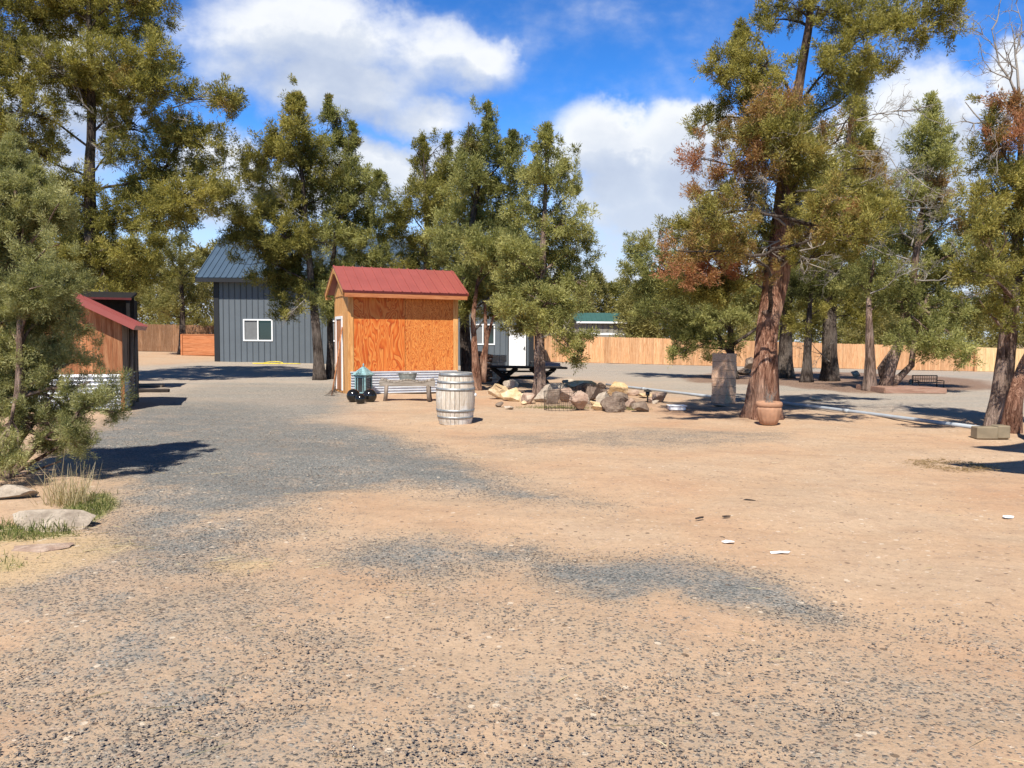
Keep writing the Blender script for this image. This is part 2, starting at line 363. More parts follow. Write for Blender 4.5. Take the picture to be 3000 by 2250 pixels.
# ------------------------------------------------------------------ ground
def poly_sd(X, Y, pts):
    """signed distance to polygon (inside positive)"""
    pts = [PG(*p)[:2] for p in pts]; n = len(pts); dmin = np.full(X.shape, 1e9); ins = np.zeros(X.shape, bool)
    for i in range(n):
        ax, ay = pts[i]; bx, by = pts[(i+1) % n]; ex, ey = bx-ax, by-ay
        t = np.clip(((X-ax)*ex+(Y-ay)*ey)/(ex*ex+ey*ey+1e-9), 0, 1)
        dmin = np.minimum(dmin, np.hypot(X-ax-t*ex, Y-ay-t*ey))
        c = ((ay > Y) != (by > Y)) & (X < (bx-ax)*(Y-ay)/(by-ay+1e-12)+ax); ins ^= c
    return np.where(ins, dmin, -dmin)
def soft(sd, w): return 1/(1+np.exp(-sd/np.maximum(w, .02)*2.2))
GRAV = [([(180, 1300), (420, 1180), (640, 1120), (1000, 1130), (1000, 1200), (900, 1230), (1080, 1255), (1230, 1300), (1400, 1370), (1560, 1440), (1730, 1478), (1500, 1462), (1200, 1425), (960, 1440), (860, 1490), (640, 1520), (420, 1570), (300, 1560), (380, 1440)], .4, 1.0),
        ([(300, 1540), (700, 1490), (880, 1500), (860, 1600), (600, 1700), (300, 1700), (0, 1840), (0, 1720), (200, 1640)], .5, .84),
        ([(900, 1600), (1200, 1570), (1520, 1590), (1560, 1640), (1300, 1700), (1000, 1690)], .3, .84),
        ([(1480, 1580), (1560, 1600), (1600, 1640), (1760, 1640), (1990, 1625), (2200, 1680), (2350, 1740), (2500, 1815), (2400, 1830), (2180, 1790), (1950, 1760), (1850, 1790), (1700, 1750), (1560, 1690)], .22, .98),
        ([(0, 1700), (800, 1700), (1100, 1900), (1500, 2250), (1500, 2600), (-400, 2600)], .5, .62),
        ([(1500, 1900), (3000, 1850), (3300, 2600), (1000, 2600), (1100, 2000)], .5, .46),
        ([(1000, 1700), (1700, 1750), (2200, 1850), (2500, 1950), (1500, 2100), (900, 1800)], .3, .3),
        ([(1350, 1280), (1900, 1255), (2300, 1270), (2300, 1290), (1900, 1310), (1500, 1305)], .3, .5),
        ([(1050, 1180), (900, 1230), (700, 1180), (800, 1130)], .4, .6)]
PALE = [([(-900, 1062), (-900, 1020), (400, 1045), (640, 1055), (1500, 1060), (2000, 1058), (4000, 1075), (4500, 1200), (3000, 1225), (2800, 1220), (2300, 1190), (2000, 1160), (1800, 1122), (1560, 1100), (1300, 1105), (1000, 1140), (980, 1240), (700, 1180), (420, 1190), (300, 1120), (200, 1070)], .7, 1.)]
LITTER = [([(1990, 1105), (2150, 1088), (2500, 1090), (2880, 1112), (2960, 1140), (2700, 1150), (2500, 1152), (2250, 1128), (2020, 1122)], .5, 1.), ([(1950, 1190), (2200, 1195), (2350, 1225), (2200, 1240), (1900, 1210)], .25, .6), ([(1440, 1150), (1700, 1140), (1960, 1180), (1900, 1205), (1600, 1190)], .3, .6)]
GRASS = [([(180, 1500), (220, 1450), (330, 1450), (350, 1480), (260, 1530), (200, 1540)], .1, 1.), ([(-50, 1545), (60, 1530), (230, 1530), (230, 1570), (100, 1590), (-50, 1600)], .1, .8), ([(-30, 1630), (80, 1640), (70, 1680), (-30, 1690)], .08, .8)]
STRAW = [([(-200, 1560), (330, 1560), (420, 1600), (300, 1660), (100, 1720), (-200, 1760)], .2, 1.), ([(560, 1650), (700, 1620), (850, 1640), (700, 1690)], .12, .9), ([(920, 1650), (1000, 1640), (1000, 1665), (930, 1670)], .08, .7)]
def field(L, X, Y):
    r = np.zeros(X.shape)
    for pts, w, k in L: r = np.maximum(r, k*soft(poly_sd(X, Y, pts), w*(1+0*Y)))
    return r
def axis(lo, hi, fine, a, b, grow=1.12):
    v = list(np.arange(a, b, fine)); s = fine
    while v[-1] < hi: s *= grow; v.append(v[-1]+s)
    s = fine; w = [a]
    while w[-1] > lo: s *= grow; w.append(w[-1]-s)
    return np.array(sorted(set(w[1:]+v)))
def ground():
    xs = axis(-400, 400, .09, -8, 8); ys = axis(-60, 500, .09, 2.2, 17)
    X, Y = np.meshgrid(xs, ys); nx, ny = len(xs), len(ys)
    s = np.clip((Y-30)/20, 0, 1); s = s*s*(3-2*s)
    Z = np.where(X < 0, -.022*np.maximum(X, -45), -.02*np.minimum(X, 60))*s
    rng = np.random.default_rng(3)
    for k in range(26):
        a = rng.uniform(0, 2*PI); wl = rng.uniform(.35, 3.); Z += .0022*wl**.8*np.sin((X*math.cos(a)+Y*math.sin(a))*2*PI/wl+rng.uniform(0, 6))
    V = np.stack([X.ravel(), Y.ravel(), Z.ravel()], 1)
    i = np.arange(nx*ny).reshape(ny, nx)
    Fc = np.stack([i[:-1, :-1], i[:-1, 1:], i[1:, 1:], i[1:, :-1]], -1).reshape(-1)
    x, y = X.ravel(), Y.ravel()
    me = mesh_np('ground', V, Fc, 4, {'gravel': field(GRAV, x, y), 'pale': field([(PALE[0][0], 1.1, 1.)], x, y), 'grassy': field(GRASS, x, y), 'straw': field(STRAW, x, y), 'litter': field(LITTER, x, y)})
    me.polygons.foreach_set('use_smooth', [True]*len(me.polygons))
    m, t = newmat('dirt_and_gravel'); o = t.geo()
    o2 = t.scale(o, 1, 1, 0)
    n1 = t.noise(o2, .45, 5, .6); n2 = t.noise(o2, 3., 6, .65); n3 = t.noise(o2, 60, 4, .7)
    dirt = t.ramp(n1, [(.3, (.46, .285, .175)), (.48, (.49, .335, .215)), (.6, (.47, .34, .23)), (.75, (.53, .375, .25))])
    dirt = t.mix(t.maprange(n2, .45, .75, 0, .6), dirt, (.40, .255, .16))
    dirt = t.mix(.35, dirt, t.ramp(n3, [(.3, .62), (.6, 1.12)]), 'MULTIPLY')
    # warp coordinates so that edges of gravel spread are ragged
    wv = t.noise(o2, 1.4, 6, .7)
    cov = t.m('ADD', t.attr('gravel'), t.m('MULTIPLY', t.m('SUBTRACT', wv, .5), t.maprange(t.attr('gravel'), .02, .5, .2, 2.3)))
    covn = t.noise(o2, 6., 4, .7)
    cov = t.m('ADD', cov, t.m('MULTIPLY', t.m('SUBTRACT', covn, .5), .5), clamp=True)
    dist2 = t.n('ShaderNodeVectorMath', operation='LENGTH', ins={0: o2}).outputs['Value']
    vo = t.n('ShaderNodeTexVoronoi', ins={'Vector': t.vm('ADD', o2, t.vm('SCALE', t.noise(o2, 40, 2, .5, out=1))), 'Scale': 62., 'Randomness': 1.})
    wrp = t.vm('MULTIPLY', t.vm('SUBTRACT', t.noise(o2, 55., 2, .6, out=1), (.5, .5, .5)), (.022, .022, 0)); t.nt.links.new(t.vm('ADD', o2, wrp), vo.inputs['Vector'])
    cell = t.n('ShaderNodeSeparateColor', ins={0: vo.outputs['Color']}); r1, r2, r3 = cell.outputs
    vd = vo.outputs['Distance']
    ston = t.m('MULTIPLY', t.m('LESS_THAN', r1, t.m('MULTIPLY', cov, .92)), t.m('LESS_THAN', vd, t.m('ADD', .42, t.m('MULTIPLY', r3, .3))))
    sc_n = t.ramp(r2, [(0, (.105, .11, .105)), (.5, (.165, .17, .162)), (.85, (.24, .24, .225)), (1, (.40, .38, .34))])
    sc_b = t.ramp(r2, [(0, (.145, .12, .10)), (.5, (.22, .185, .155)), (.85, (.30, .25, .20)), (1, (.42, .36, .28))])
    full = t.maprange(t.m('ADD', t.attr('gravel'), t.m('MULTIPLY', t.m('SUBTRACT', t.noise(o2, 2.2, 6, .75), .5), 2.0)), .42, 1.0); sc_col = t.mix(full, sc_b, sc_n)
    vs = t.n('ShaderNodeTexVoronoi', ins={'Vector': t.vm('ADD', o2, wrp), 'Scale': 118., 'Randomness': 1.}); cs = t.n('ShaderNodeSeparateColor', ins={0: vs.outputs['Color']}).outputs
    st2 = t.m('MULTIPLY', t.m('LESS_THAN', cs[0], t.m('MULTIPLY', cov, .7)), t.m('LESS_THAN', vs.outputs['Distance'], t.m('ADD', .3, t.m('MULTIPLY', cs[1], .35))))
    dirt = t.mix(t.m('MULTIPLY', st2, .75), dirt, sc_col)
    c = t.mix(ston, dirt, sc_col)
    # fine grey dust between the stones
    c = t.mix(t.m('MULTIPLY', t.m('MULTIPLY', cov, t.m('ADD', .85, t.m('MULTIPLY', full, .1))), t.m('SUBTRACT', 1., ston)), c, t.mix(full, t.mix(t.maprange(n1, .4, .6), (.315, .27, .205), (.37, .285, .205)), (.215, .215, .2)))
    tr = t.noise(t.scale(t.n('ShaderNodeMapping', ins={'Vector': o2, 'Rotation': (0, 0, .25)}).outputs[0], .35, 2.2, 1), 1.6, 5, .65)
    c = t.mix(.35, c, t.ramp(tr, [(.35, .78), (.5, 1.), (.65, 1.1)]), 'MULTIPLY')
    pal = t.m('ADD', t.attr('pale'), t.m('MULTIPLY', t.m('SUBTRACT', n2, .5), .5), clamp=True)
    pc = t.ramp(r2, [(0, (.18, .17, .155)), (.5, (.31, .285, .245)), (1, (.48, .43, .36))])
    pn = t.noise(t.scale(o2, .25, 1, 1), .5, 5, .6)
    pc = t.mix(t.maprange(pn, .42, .62, 0, .55), pc, (.42, .34, .27))
    c = t.mix(t.m('MULTIPLY', pal, .92), c, pc)
    gm = t.m('ADD', t.attr('grassy'), t.m('MULTIPLY', t.m('SUBTRACT', n2, .5), .8), clamp=True)
    c = t.mix(t.maprange(gm, .3, .8, 0, .8), c, (.19, .21, .06))
    sm = t.m('ADD', t.attr('straw'), t.m('MULTIPLY', t.m('SUBTRACT', covn, .5), .8), clamp=True)
    c = t.mix(t.maprange(sm, .3, 1., 0, .6), c, (.56, .40, .22))
    n4 = t.noise(o2, 16, 5, .75); c = t.mix(.45, c, t.ramp(n4, [(.36, .68), (.5, 1.), (.64, 1.1)]), 'MULTIPLY')
    v2 = t.n('ShaderNodeTexVoronoi', ins={'Vector': o2, 'Scale': 17., 'Randomness': 1.}); c2_ = t.n('ShaderNodeSeparateColor', ins={0: v2.outputs['Color']}).outputs
    sp = t.m('MULTIPLY', t.m('LESS_THAN', c2_[0], t.maprange(n1, .35, .65, .04, .3)), t.m('LESS_THAN', v2.outputs['Distance'], t.m('MULTIPLY', c2_[1], .36)))
    c = t.mix(t.m('MULTIPLY', sp, .75), c, t.ramp(c2_[2], [(0, (.10, .07, .05)), (.6, (.24, .17, .12)), (.8, (.62, .52, .4))]))
    lt = t.m('ADD', t.attr('litter'), t.m('MULTIPLY', t.m('SUBTRACT', n2, .5), 1.), clamp=True)
    c = t.mix(t.maprange(lt, .25, .9, 0, .85), c, t.ramp(n4, [(.38, (.11, .062, .04)), (.55, (.23, .135, .09)), (.66, (.36, .25, .17))]))
    peb = t.m('LESS_THAN', r1, .05)
    c = t.mix(t.m('MULTIPLY', peb, .6), c, t.ramp(r3, [(0, (.22, .13, .09)), (1, (.66, .52, .4))]))
    h = t.m('ADD', t.m('MULTIPLY', t.m('MULTIPLY', ston, t.m('SUBTRACT', .7, vd)), 1.2), t.m('ADD', t.m('MULTIPLY', n3, .4), t.m('MULTIPLY', n2, 1.2)))
    t.out(c, .95, 0, t.bump(h, .75, .02), .12)
    link('ground', me, m, None, None, kind='structure')
ground()

# ------------------------------------------------------------------ gravel, straw, grass (uncountable stuff)
OCT = np.array([(1, 0, 0), (0, 1, 0), (-1, 0, 0), (0, -1, 0), (0, 0, 1), (.0, .0, -1)], float)
OF = np.array([(0, 1, 4), (1, 2, 4), (2, 3, 4), (3, 0, 4), (1, 0, 5), (2, 1, 5), (3, 2, 5), (0, 3, 5)])
def stones():
    rng = np.random.default_rng(11); n = 230000
    y = 2.6+13*rng.random(n)**1.6; x = (rng.random(n)*2-1)*.78*y
    cov = field(GRAV, x, y)
    big = np.array([mnoise.noise(Vector((a*1.3, b*1.3, 0)))+.6*mnoise.noise(Vector((a*4, b*4, 3.))) for a, b in zip(x, y)])
    keep = rng.random(n) < np.clip(cov*.34+big*.26*(cov > .12), .005, .8)*np.clip(5./y, .2, 1); x, y = x[keep], y[keep]; n = len(x)
    s = (.0026+.0058*rng.random(n)**2.)*np.clip(1+(y-4)*.05, 1, 1.5)
    V = OCT[None]*(1+.45*(rng.random((n, 6, 3))-.5))+.35*(rng.random((n, 6, 3))-.5)
    V[:, :, 2] *= .55; a = rng.random(n)*2*PI; ca, sa = np.cos(a), np.sin(a); el = 1+.6*rng.random(n)
    vx = V[:, :, 0]*el[:, None]; vy = V[:, :, 1]
    V2 = np.stack([vx*ca[:, None]-vy*sa[:, None], vx*sa[:, None]+vy*ca[:, None], V[:, :, 2]], -1)*s[:, None, None]
    V2 += np.stack([x, y, s*.12], 1)[:, None]
    Fc = (OF[None]+(np.arange(n)*6)[:, None, None]).ravel()
    me = mesh_np('gravel', V2.reshape(-1, 3), Fc, 3, {'tone': np.repeat(rng.random(n), 6)})
    m, t = newmat('loose_stone'); t.out(t.ramp(t.attr('tone'), [(0, (.15, .125, .105)), (.5, (.245, .205, .17)), (.84, (.36, .29, .225)), (.95, (.36, .27, .2)), (1, (.50, .42, .33))]), .9, 0, None, .1)
    link('gravel', me, m, None, None, label='loose dark gravel stones strewn over the tan dirt in front', cat='gravel', kind='stuff')
stones()
def strips(name, P0, D0, L, W, mat, tone, dead, bend=.3, seed=1, **tg):
    """curved thin blades: three rungs each"""
    rng = np.random.default_rng(seed); n = len(P0)
    up = np.array([0, 0, 1.]); side = np.cross(D0, up)+1e-3*rng.normal(size=(n, 3)); side /= np.linalg.norm(side, axis=1)[:, None]
    th = rng.uniform(0, PI, n)[:, None]; side = side*np.cos(th)+np.cross(D0, side)*np.sin(th)
    bv = rng.normal(size=(n, 3))*bend; bv[:, 2] -= abs(bend)*.5
    r = []
    for k, (tt, ww) in enumerate(((0, 1), (.5, .9), (1, .35))):
        c = P0+D0*(L*tt)[:, None]+bv*(L*tt*tt*.5)[:, None]
        if tg.get('flat'): c[:, 2] = np.maximum(c[:, 2], .004)
        r += [c-side*(W*ww/2)[:, None], c+side*(W*ww/2)[:, None]]
    V = np.stack(r, 1); base = (np.arange(n)*6)[:, None, None]
    Fc = (np.array([(0, 1, 3, 2), (2, 3, 5, 4)])[None]+base).ravel(); tg.pop('flat', None)
    par = tg.pop('parent', None)
    return link(name, mesh_np(name, V.reshape(-1, 3), Fc, 4, {'tone': np.repeat(tone, 6), 'dead': np.repeat(dead, 6)}), mat, par, None, **tg)
def straw_grass():
    rng = np.random.default_rng(5)
    n = 26000; y = 2.8+12*rng.random(n)**1.3; x = (rng.random(n)*2-1)*.75*y
    k = rng.random(n) < field(STRAW, x, y)*.42+.006+.010*(x < -.3*y)+.02*field(GRASS, x, y); x, y = x[k], y[k]; n = len(x)
    a = rng.normal(0, .55, n)+PI*(rng.random(n) < .5); d = np.stack([np.cos(a), np.sin(a), .06*rng.random(n)], 1)
    L = .05+.16*rng.random(n)**2; st = L.copy()
    strips('straw', np.stack([x, y, .006+.012*rng.random(n)], 1), d, L, .0028+.0025*rng.random(n), M['straw'], rng.random(n), .12*rng.random(n), .22, 2, flat=True,
           label='scattered yellow straw and dry stalks over the gravel and dirt', cat='straw', kind='stuff')
    n = 60000; y = 5+4*rng.random(n); x = -.3*y-.45*y*rng.random(n)
    k = rng.random(n) < field(GRASS, x, y)**2*.5; x, y = x[k], y[k]
    # tufts at the foot of the rock pile
    c = PG(1640, 1196); m2 = 900; x = np.append(x, c.x+rng.normal(0, .42, m2)); y = np.append(y, c.y+rng.normal(0, .14, m2))
    c = PG(1850, 1200); x = np.append(x, c.x+rng.normal(0, .22, 300)); y = np.append(y, c.y+rng.normal(0, .1, 300)); n = len(x)
    d = rng.normal(size=(n, 3))*.35; d[:, 2] = 1; d /= np.linalg.norm(d, axis=1)[:, None]
    strips('grass', np.stack([x, y, np.full(n, -.005)], 1), d, .03+.06*rng.random(n), .004+.004*rng.random(n), M['grass'], rng.random(n), .35*(rng.random(n) < .3), .6, 3,
           label='short green grass growing by the bush, the flat rock and the rock pile', cat='grass', kind='stuff')
    c = PG(205, 1475)
    t = empty('dry_grass_tuft', c, label='tall dry yellow grass tuft beside the flat rock under the left bush', cat='grass tuft')
    n = 330; p = np.stack([rng.normal(0, .10, n), rng.normal(0, .08, n), np.zeros(n)], 1)
    d = rng.normal(size=(n, 3))*.22; d[:, :2] += p[:, :2]*.9; d[:, 2] = 1; d /= np.linalg.norm(d, axis=1)[:, None]
    strips('stalks', p, d, .1+.3*rng.random(n)**1.3, .0035+.003*rng.random(n), M['straw'], rng.random(n)*.8, .35*rng.random(n), .35, 4, parent=t)
straw_grass()

# ------------------------------------------------------------------ trees
def unit(v): return v/(np.linalg.norm(v, axis=-1, keepdims=True)+1e-9)
def foliage(Pc, O, S, per, L, W, tone, dead, rng, droop=0.):
    n = len(Pc); N = n*per; ix = np.repeat(np.arange(n), per)
    # each clump is a handful of upright sprays; the sprigs sit along their axes
    ns = 5
    ax = unit(O[:, None]*.75+np.array([0, 0, .55-droop])+rng.normal(size=(n, ns, 3))*.55)
    which = rng.integers(0, ns, N); A = ax[ix, which]; t = rng.random(N)[:, None]
    rad = unit(rng.normal(size=(N, 3)))
    b = Pc[ix]+A*(t*1.5-.35)*S[ix][:, None]+rad*(.34*(1.1-t*.7))*S[ix][:, None]*rng.random(N)[:, None]**.4
    d = unit(A*.75+rad*.75+rng.normal(size=(N, 3))*.25)
    sd = unit(np.cross(d, rng.normal(size=(N, 3))))
    l = (L*(.6+.8*rng.random(N)))[:, None]; w = (W*(.6+.8*rng.random(N)))[:, None]*.5
    V = np.stack([b, b+d*l*.45+sd*w, b+d*l, b+d*l*.45-sd*w], 1).reshape(-1, 3)
    tn = np.clip(tone[ix]+.16*rng.normal(size=N)+.12*(t[:, 0]-.5), 0, 1); dd = np.clip(dead[ix]+.12*rng.normal(size=N)*(dead[ix] > .1), 0, 1)
    return V, np.repeat(tn, 4), np.repeat(dd, 4)
def bend_path(a, b, n, rng, sag=0., wob=.08):
    a, b = Vector(a), Vector(b); L = (b-a).length; pts = []
    o1 = Vector(rng.normal(size=3))*wob*L; ph = rng.uniform(0, 6)
    for i in range(n):
        t = i/(n-1); p = a.lerp(b, t)+o1*math.sin(PI*t)+Vector((0, 0, sag*L*math.sin(PI*t)))
        if 0 < i < n-1: p += Vector(rng.normal(size=3))*wob*.35*L/n**.5
        pts.append(p)
    return pts
def dead_fan(mb, p, d, L, r, rng, depth=3):
    p, d = Vector(p), Vector(d).normalized(); n = 5
    pts = [p]; dd = d.copy()
    for i in range(n): dd = (dd+Vector(rng.normal(size=3))*.22+Vector((0, 0, .03))).normalized(); pts.append(pts[-1]+dd*L/n)
    mb.tube(pts, [r*(1-.75*i/n) for i in range(n+1)], 4, cap=False)
    if depth > 0:
        for k in range(4):
            i = rng.integers(1, n+1); nd = (d+Vector(rng.normal(size=3))*.65).normalized()
            dead_fan(mb, pts[i], nd, L*.58*rng.uniform(.6, 1.1), r*.55, rng, depth-1)
def tree(px, py, D, trunk, lobes, label, seed, fol='fol_olive', bark='bark_mid', s=.28, per=26, L=.15, W=.034, dens=3., r0=.2, fans=(), gap=.0, name='juniper_tree', group=None, knots=(), flare=1.5, twigs=.3, tonebias=0., extra=()):
    """trunk: [(px,py)...] upward from the base; lobes: (px,py,rx,ry,kind,dead,depth)"""
    rng = np.random.default_rng(seed)
    base = PG(px, py) if D is None else Vector((P(px, py, D).x, D, 0))
    if D is None: D = base.y
    base.z = g(base.x, base.y)-.03
    root = empty(name, base, label=label, cat='tree', group=group)
    tp = [base]+[P(a, b, D+.25*math.sin(i*2.1+seed)) for i, (a, b) in enumerate(trunk)]
    tp[0] = base
    # resample the trunk finely
    fine = []; nseg = 9
    for i in range(len(tp)-1):
        for k in range(nseg): fine.append(tp[i].lerp(tp[i+1], k/nseg))
    fine.append(tp[-1]); sm_ = fine[:]
    for it in range(3): sm_ = [sm_[0]]+[(sm_[i-1]+sm_[i]*2+sm_[i+1])/4 for i in range(1, len(sm_)-1)]+[sm_[-1]]
    n = len(sm_); H = sm_[-1].z-base.z
    def rr(i):
        z = sm_[i].z-base.z; t = max(0, z/H); return r0*((1-t)**.8*.92+.06)*(1+(flare-1)*math.exp(-z/(.35+r0)))
    rads = [max(.016, rr(i)) for i in range(n)]
    sd = seed*3.7
    def flute(th, t, p):
        z = p.z-base.z; k = math.exp(-z/.6)
        return 1+.10*math.sin(th*5+sd+z*.5)+.06*math.sin(th*9+sd*2-z*.9)+.16*k*math.sin(th*3+sd)+.16*mnoise.noise(Vector((math.cos(th)*2.2, math.sin(th)*2.2, z*1.1+sd)))+.10*mnoise.noise(Vector((math.cos(th)*7, math.sin(th)*7, z*2.2+sd)))
    tb = MB(); tb.tube([p-base for p in sm_], rads, 20, flute)
    for (ex, rr0) in extra:
        q = [P(a, b, D+.1)-base for a, b in ex]; qq = []
        for i in range(len(q)-1):
            for k in range(5): qq.append(q[i].lerp(q[i+1], k/5))
        qq.append(q[-1]); tb.tube(qq, [rr0*(1-.7*i/len(qq)) for i in range(len(qq))], 12, flute)
    br = MB(); tw = MB(); Pc = []; Oc = []; Sc = []; Tn = []; Dd = []
    xs = [q.z for q in sm_]; nodes = []
    def hdist(lb):
        c_ = P(lb[0], lb[1], D); return min((c_-q).length for q in sm_)
    lobes = sorted(lobes, key=hdist)
    s *= 1.18; per = int(per*1.5); L *= .9
    for lb in lobes:
        lx, ly, rx, ry = lb[:4]; kind = lb[4] if len(lb) > 4 else 'e'; dead = lb[5] if len(lb) > 5 else 0.
        dz = lb[6] if len(lb) > 6 else rng.uniform(-1, 1)*1.1*(D/25)
        C = P(lx, ly, D+dz); k = (D+dz)/F; wx, wz = rx*k*.9, ry*k*.9; wy = .5*(wx+wz)*.95 if kind == 'e' else wx
        # limb from the trunk to the lobe
        hd = math.hypot(C.x-base.x, C.y-base.y); za = C.z-.4*hd-.2
        za = min(max(za, base.z+.3*H*rng.uniform(.7, 1.1)), sm_[-1].z-.1)
        i = min(range(n), key=lambda j: abs(xs[j]-za)); A = sm_[i]; dist = (C-A).length
        if kind == 'c': wz *= 1.12
        if kind == 'c': C2 = C+Vector((0, 0, wz*.8))
        else: C2 = C+(C-A)*.02
        path = bend_path(A-base, C2-base, 9, rng, .06, .06)
        rb = min(rads[i]*.4, .014+.011*dist)
        for q_, rq in nodes:
            dq = (q_-C).length
            if dq < dist*.62 and q_.z < C.z+.25*dq and dq > .2: A = q_; dist = dq; rb = min(rq*.9, .012+.010*dq); path = bend_path(A-base, C2-base, 9, rng, .05, .08)
        nodes.append((Vector(path[6])+base, rb*.6+.004))
        br.tube(path, [rb*(1-.85*q/8)+.006 for q in range(9)], 6, cap=False)
        nc = max(4, int(dens*PI*wx*wz/(s*s)*1.25)); ltone = rng.uniform(-.13, .13)
        for q_ in range(int(min(16, dist/s*1.6))):
            a_ = path[int(rng.integers(3, 9))]; Pc.append(Vector(a_)+Vector(rng.normal(size=3))*s*.75+Vector((0, 0, s*.3))); Oc.append(Vector((rng.normal()*.5, rng.normal()*.5, .6)).normalized()); Sc.append(s*rng.uniform(.55, .95)); Tn.append(.42+ltone+tonebias+.12*rng.normal()); Dd.append(min(1, max(0, dead*1.2+.1*rng.normal())) if dead else 0.)
        if dead >= .3: nc = int(nc*.75)
        dr = unit(rng.normal(size=(nc, 3))); u = rng.random(nc)
        for j in range(nc):
            d = dr[j]
            if kind == 'c':
                tt = 1-(1-u[j])**.62*1.0 if rng.random() < .5 else rng.random()
                wv = (1-tt)**1.0*(.8+.5*rng.random()); a = rng.uniform(0, 2*PI)
                p = Vector((C.x+math.cos(a)*wx*wv*rng.uniform(.35, 1.05), C.y+math.sin(a)*wx*wv*rng.uniform(.35, 1.05), C.z-wz+2*wz*tt))
                o = Vector((math.cos(a), math.sin(a), .9)).normalized(); ss = s*(.42+.55*(1-tt))
            else:
                nz = mnoise.noise(Vector((d[0]*1.7+lx*.37, d[1]*1.7, d[2]*1.7+ly*.37)))
                rad = (.45+.55*u[j]**.45)*(1+.6*nz)*(1.22 if rng.random() < .12 else 1.); o = Vector(d); ss = s*rng.uniform(.65, 1.15)
                p = Vector((C.x+d[0]*wx*rad, C.y+d[1]*wy*rad, C.z+d[2]*wz*rad*(1. if d[2] > 0 else .8)))
            gn = mnoise.noise(Vector((p.x*.9+seed, p.y*.9, p.z*1.15)))+.5*mnoise.noise(Vector((p.x*2.3, p.y*2.3+seed, p.z*2.6)))
            if gn < -.22+gap: continue
            Pc.append(p-base); Oc.append(o); Sc.append(ss)
            Tn.append(.45+ltone+tonebias+.28*mnoise.noise(Vector((p.x*.55, p.y*.55+seed, p.z*.55)))+.1*rng.normal())
            dn = mnoise.noise(Vector((p.x*1.1+9, p.y*1.1, p.z*1.1+seed)))
            Dd.append(min(1, max(0, (dead*1.5+dn*.8 if dead else (dn-.52)*1.2))))
            if rng.random() < twigs*(1.6 if dead else 1):
                q = path[int(rng.integers(4, 9))]; e = p-base
                tw.tube(bend_path(q, e, 4, rng, .05, .1), [.012+.004*rng.random(), .01, .007, .004], 3, cap=False)
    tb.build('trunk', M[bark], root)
    br.v += []
    br.add(tw.v, tw.f); br.build('limbs', M['bark_dark' if bark != 'bark_mid' else bark], root)
    if Pc:
        V, tn, dd = foliage(np.array(Pc), np.array(Oc), np.array(Sc), per*4, L*.80, W*.66, np.array(Tn), np.array(Dd), rng)
        link('crown', mesh_np('crown', V, np.arange(len(V)), 4, {'tone': tn, 'dead': dd}), M[fol], root)
    for k_, (fx, fy, tx, ty, ln) in enumerate(fans):
        fm = MB(); a = P(fx, fy, D-.3); b = P(tx, ty, D-.9)
        dead_fan(fm, a-base, b-a, (b-a).length*ln, .027 if D < 18 else .03, rng, 4); fm.build('dead_branch', M['deadwood'], root)
    for (kx, ky, kr) in knots:
        km = MB(); c = P(kx, ky, D-rads[min(range(n), key=lambda j: abs(proj(sm_[j])[1]-ky))]*1.02)-base; r = kr*D/F
        km.tube([c+Vector((0, .12, -.02)), c+Vector((0, -.01, 0)), c+Vector((0, -.015, 0))], [r*1.5, r, r*.9], 12); km.build('knot', M['bark_mid'], root)
    return root
def e(*a): return a

tree(262, 1030, 26., [(262, 900), (268, 700), (262, 520), (270, 330), (262, 120), (258, -120)],
     [(60, -40, 150, 90), (250, -60, 140, 80), (420, -30, 90, 70), (60, 70, 150, 90), (200, 40, 110, 80), (350, 60, 110, 70), (440, 50, 55, 60), (90, 200, 150, 80), (-40, 150, 90, 90), (330, 190, 130, 80), (450, 160, 50, 60), (390, 270, 90, 60), (490, 215, 40, 50),
      (60, 330, 140, 80), (220, 300, 60, 40), (300, 270, 90, 60), (440, 270, 80, 50), (-60, 380, 100, 100), (90, 430, 100, 60), (400, 370, 120, 60), (540, 380, 80, 50), (600, 420, 60, 50), (500, 470, 130, 70), (630, 500, 55, 60), (330, 440, 60, 50),
      (660, 290, 40, 45), (690, 320, 28, 25), (535, 265, 30, 25), (100, 540, 110, 70), (440, 560, 100, 60), (560, 580, 110, 60), (660, 590, 55, 50), (230, 560, 60, 35), (360, 640, 120, 60), (180, 660, 120, 60), (500, 650, 80, 35), (270, 740, 120, 60), (400, 730, 100, 60), (430, 800, 90, 45), (340, 830, 70, 35), (320, 870, 60, 30), (150, 780, 120, 60), (240, 820, 60, 40), (470, 620, 100, 50)],
     'tall juniper towering over the red roofed cabin, one clump reaching out right', 21, 'fol_olive', 'bark_dark', .27, 26, .15, .034, 3., .27,
     fans=((270, 420, 340, 500, .9), (270, 330, 150, 130, .8), (480, 330, 620, 300, .9)), gap=-.03)
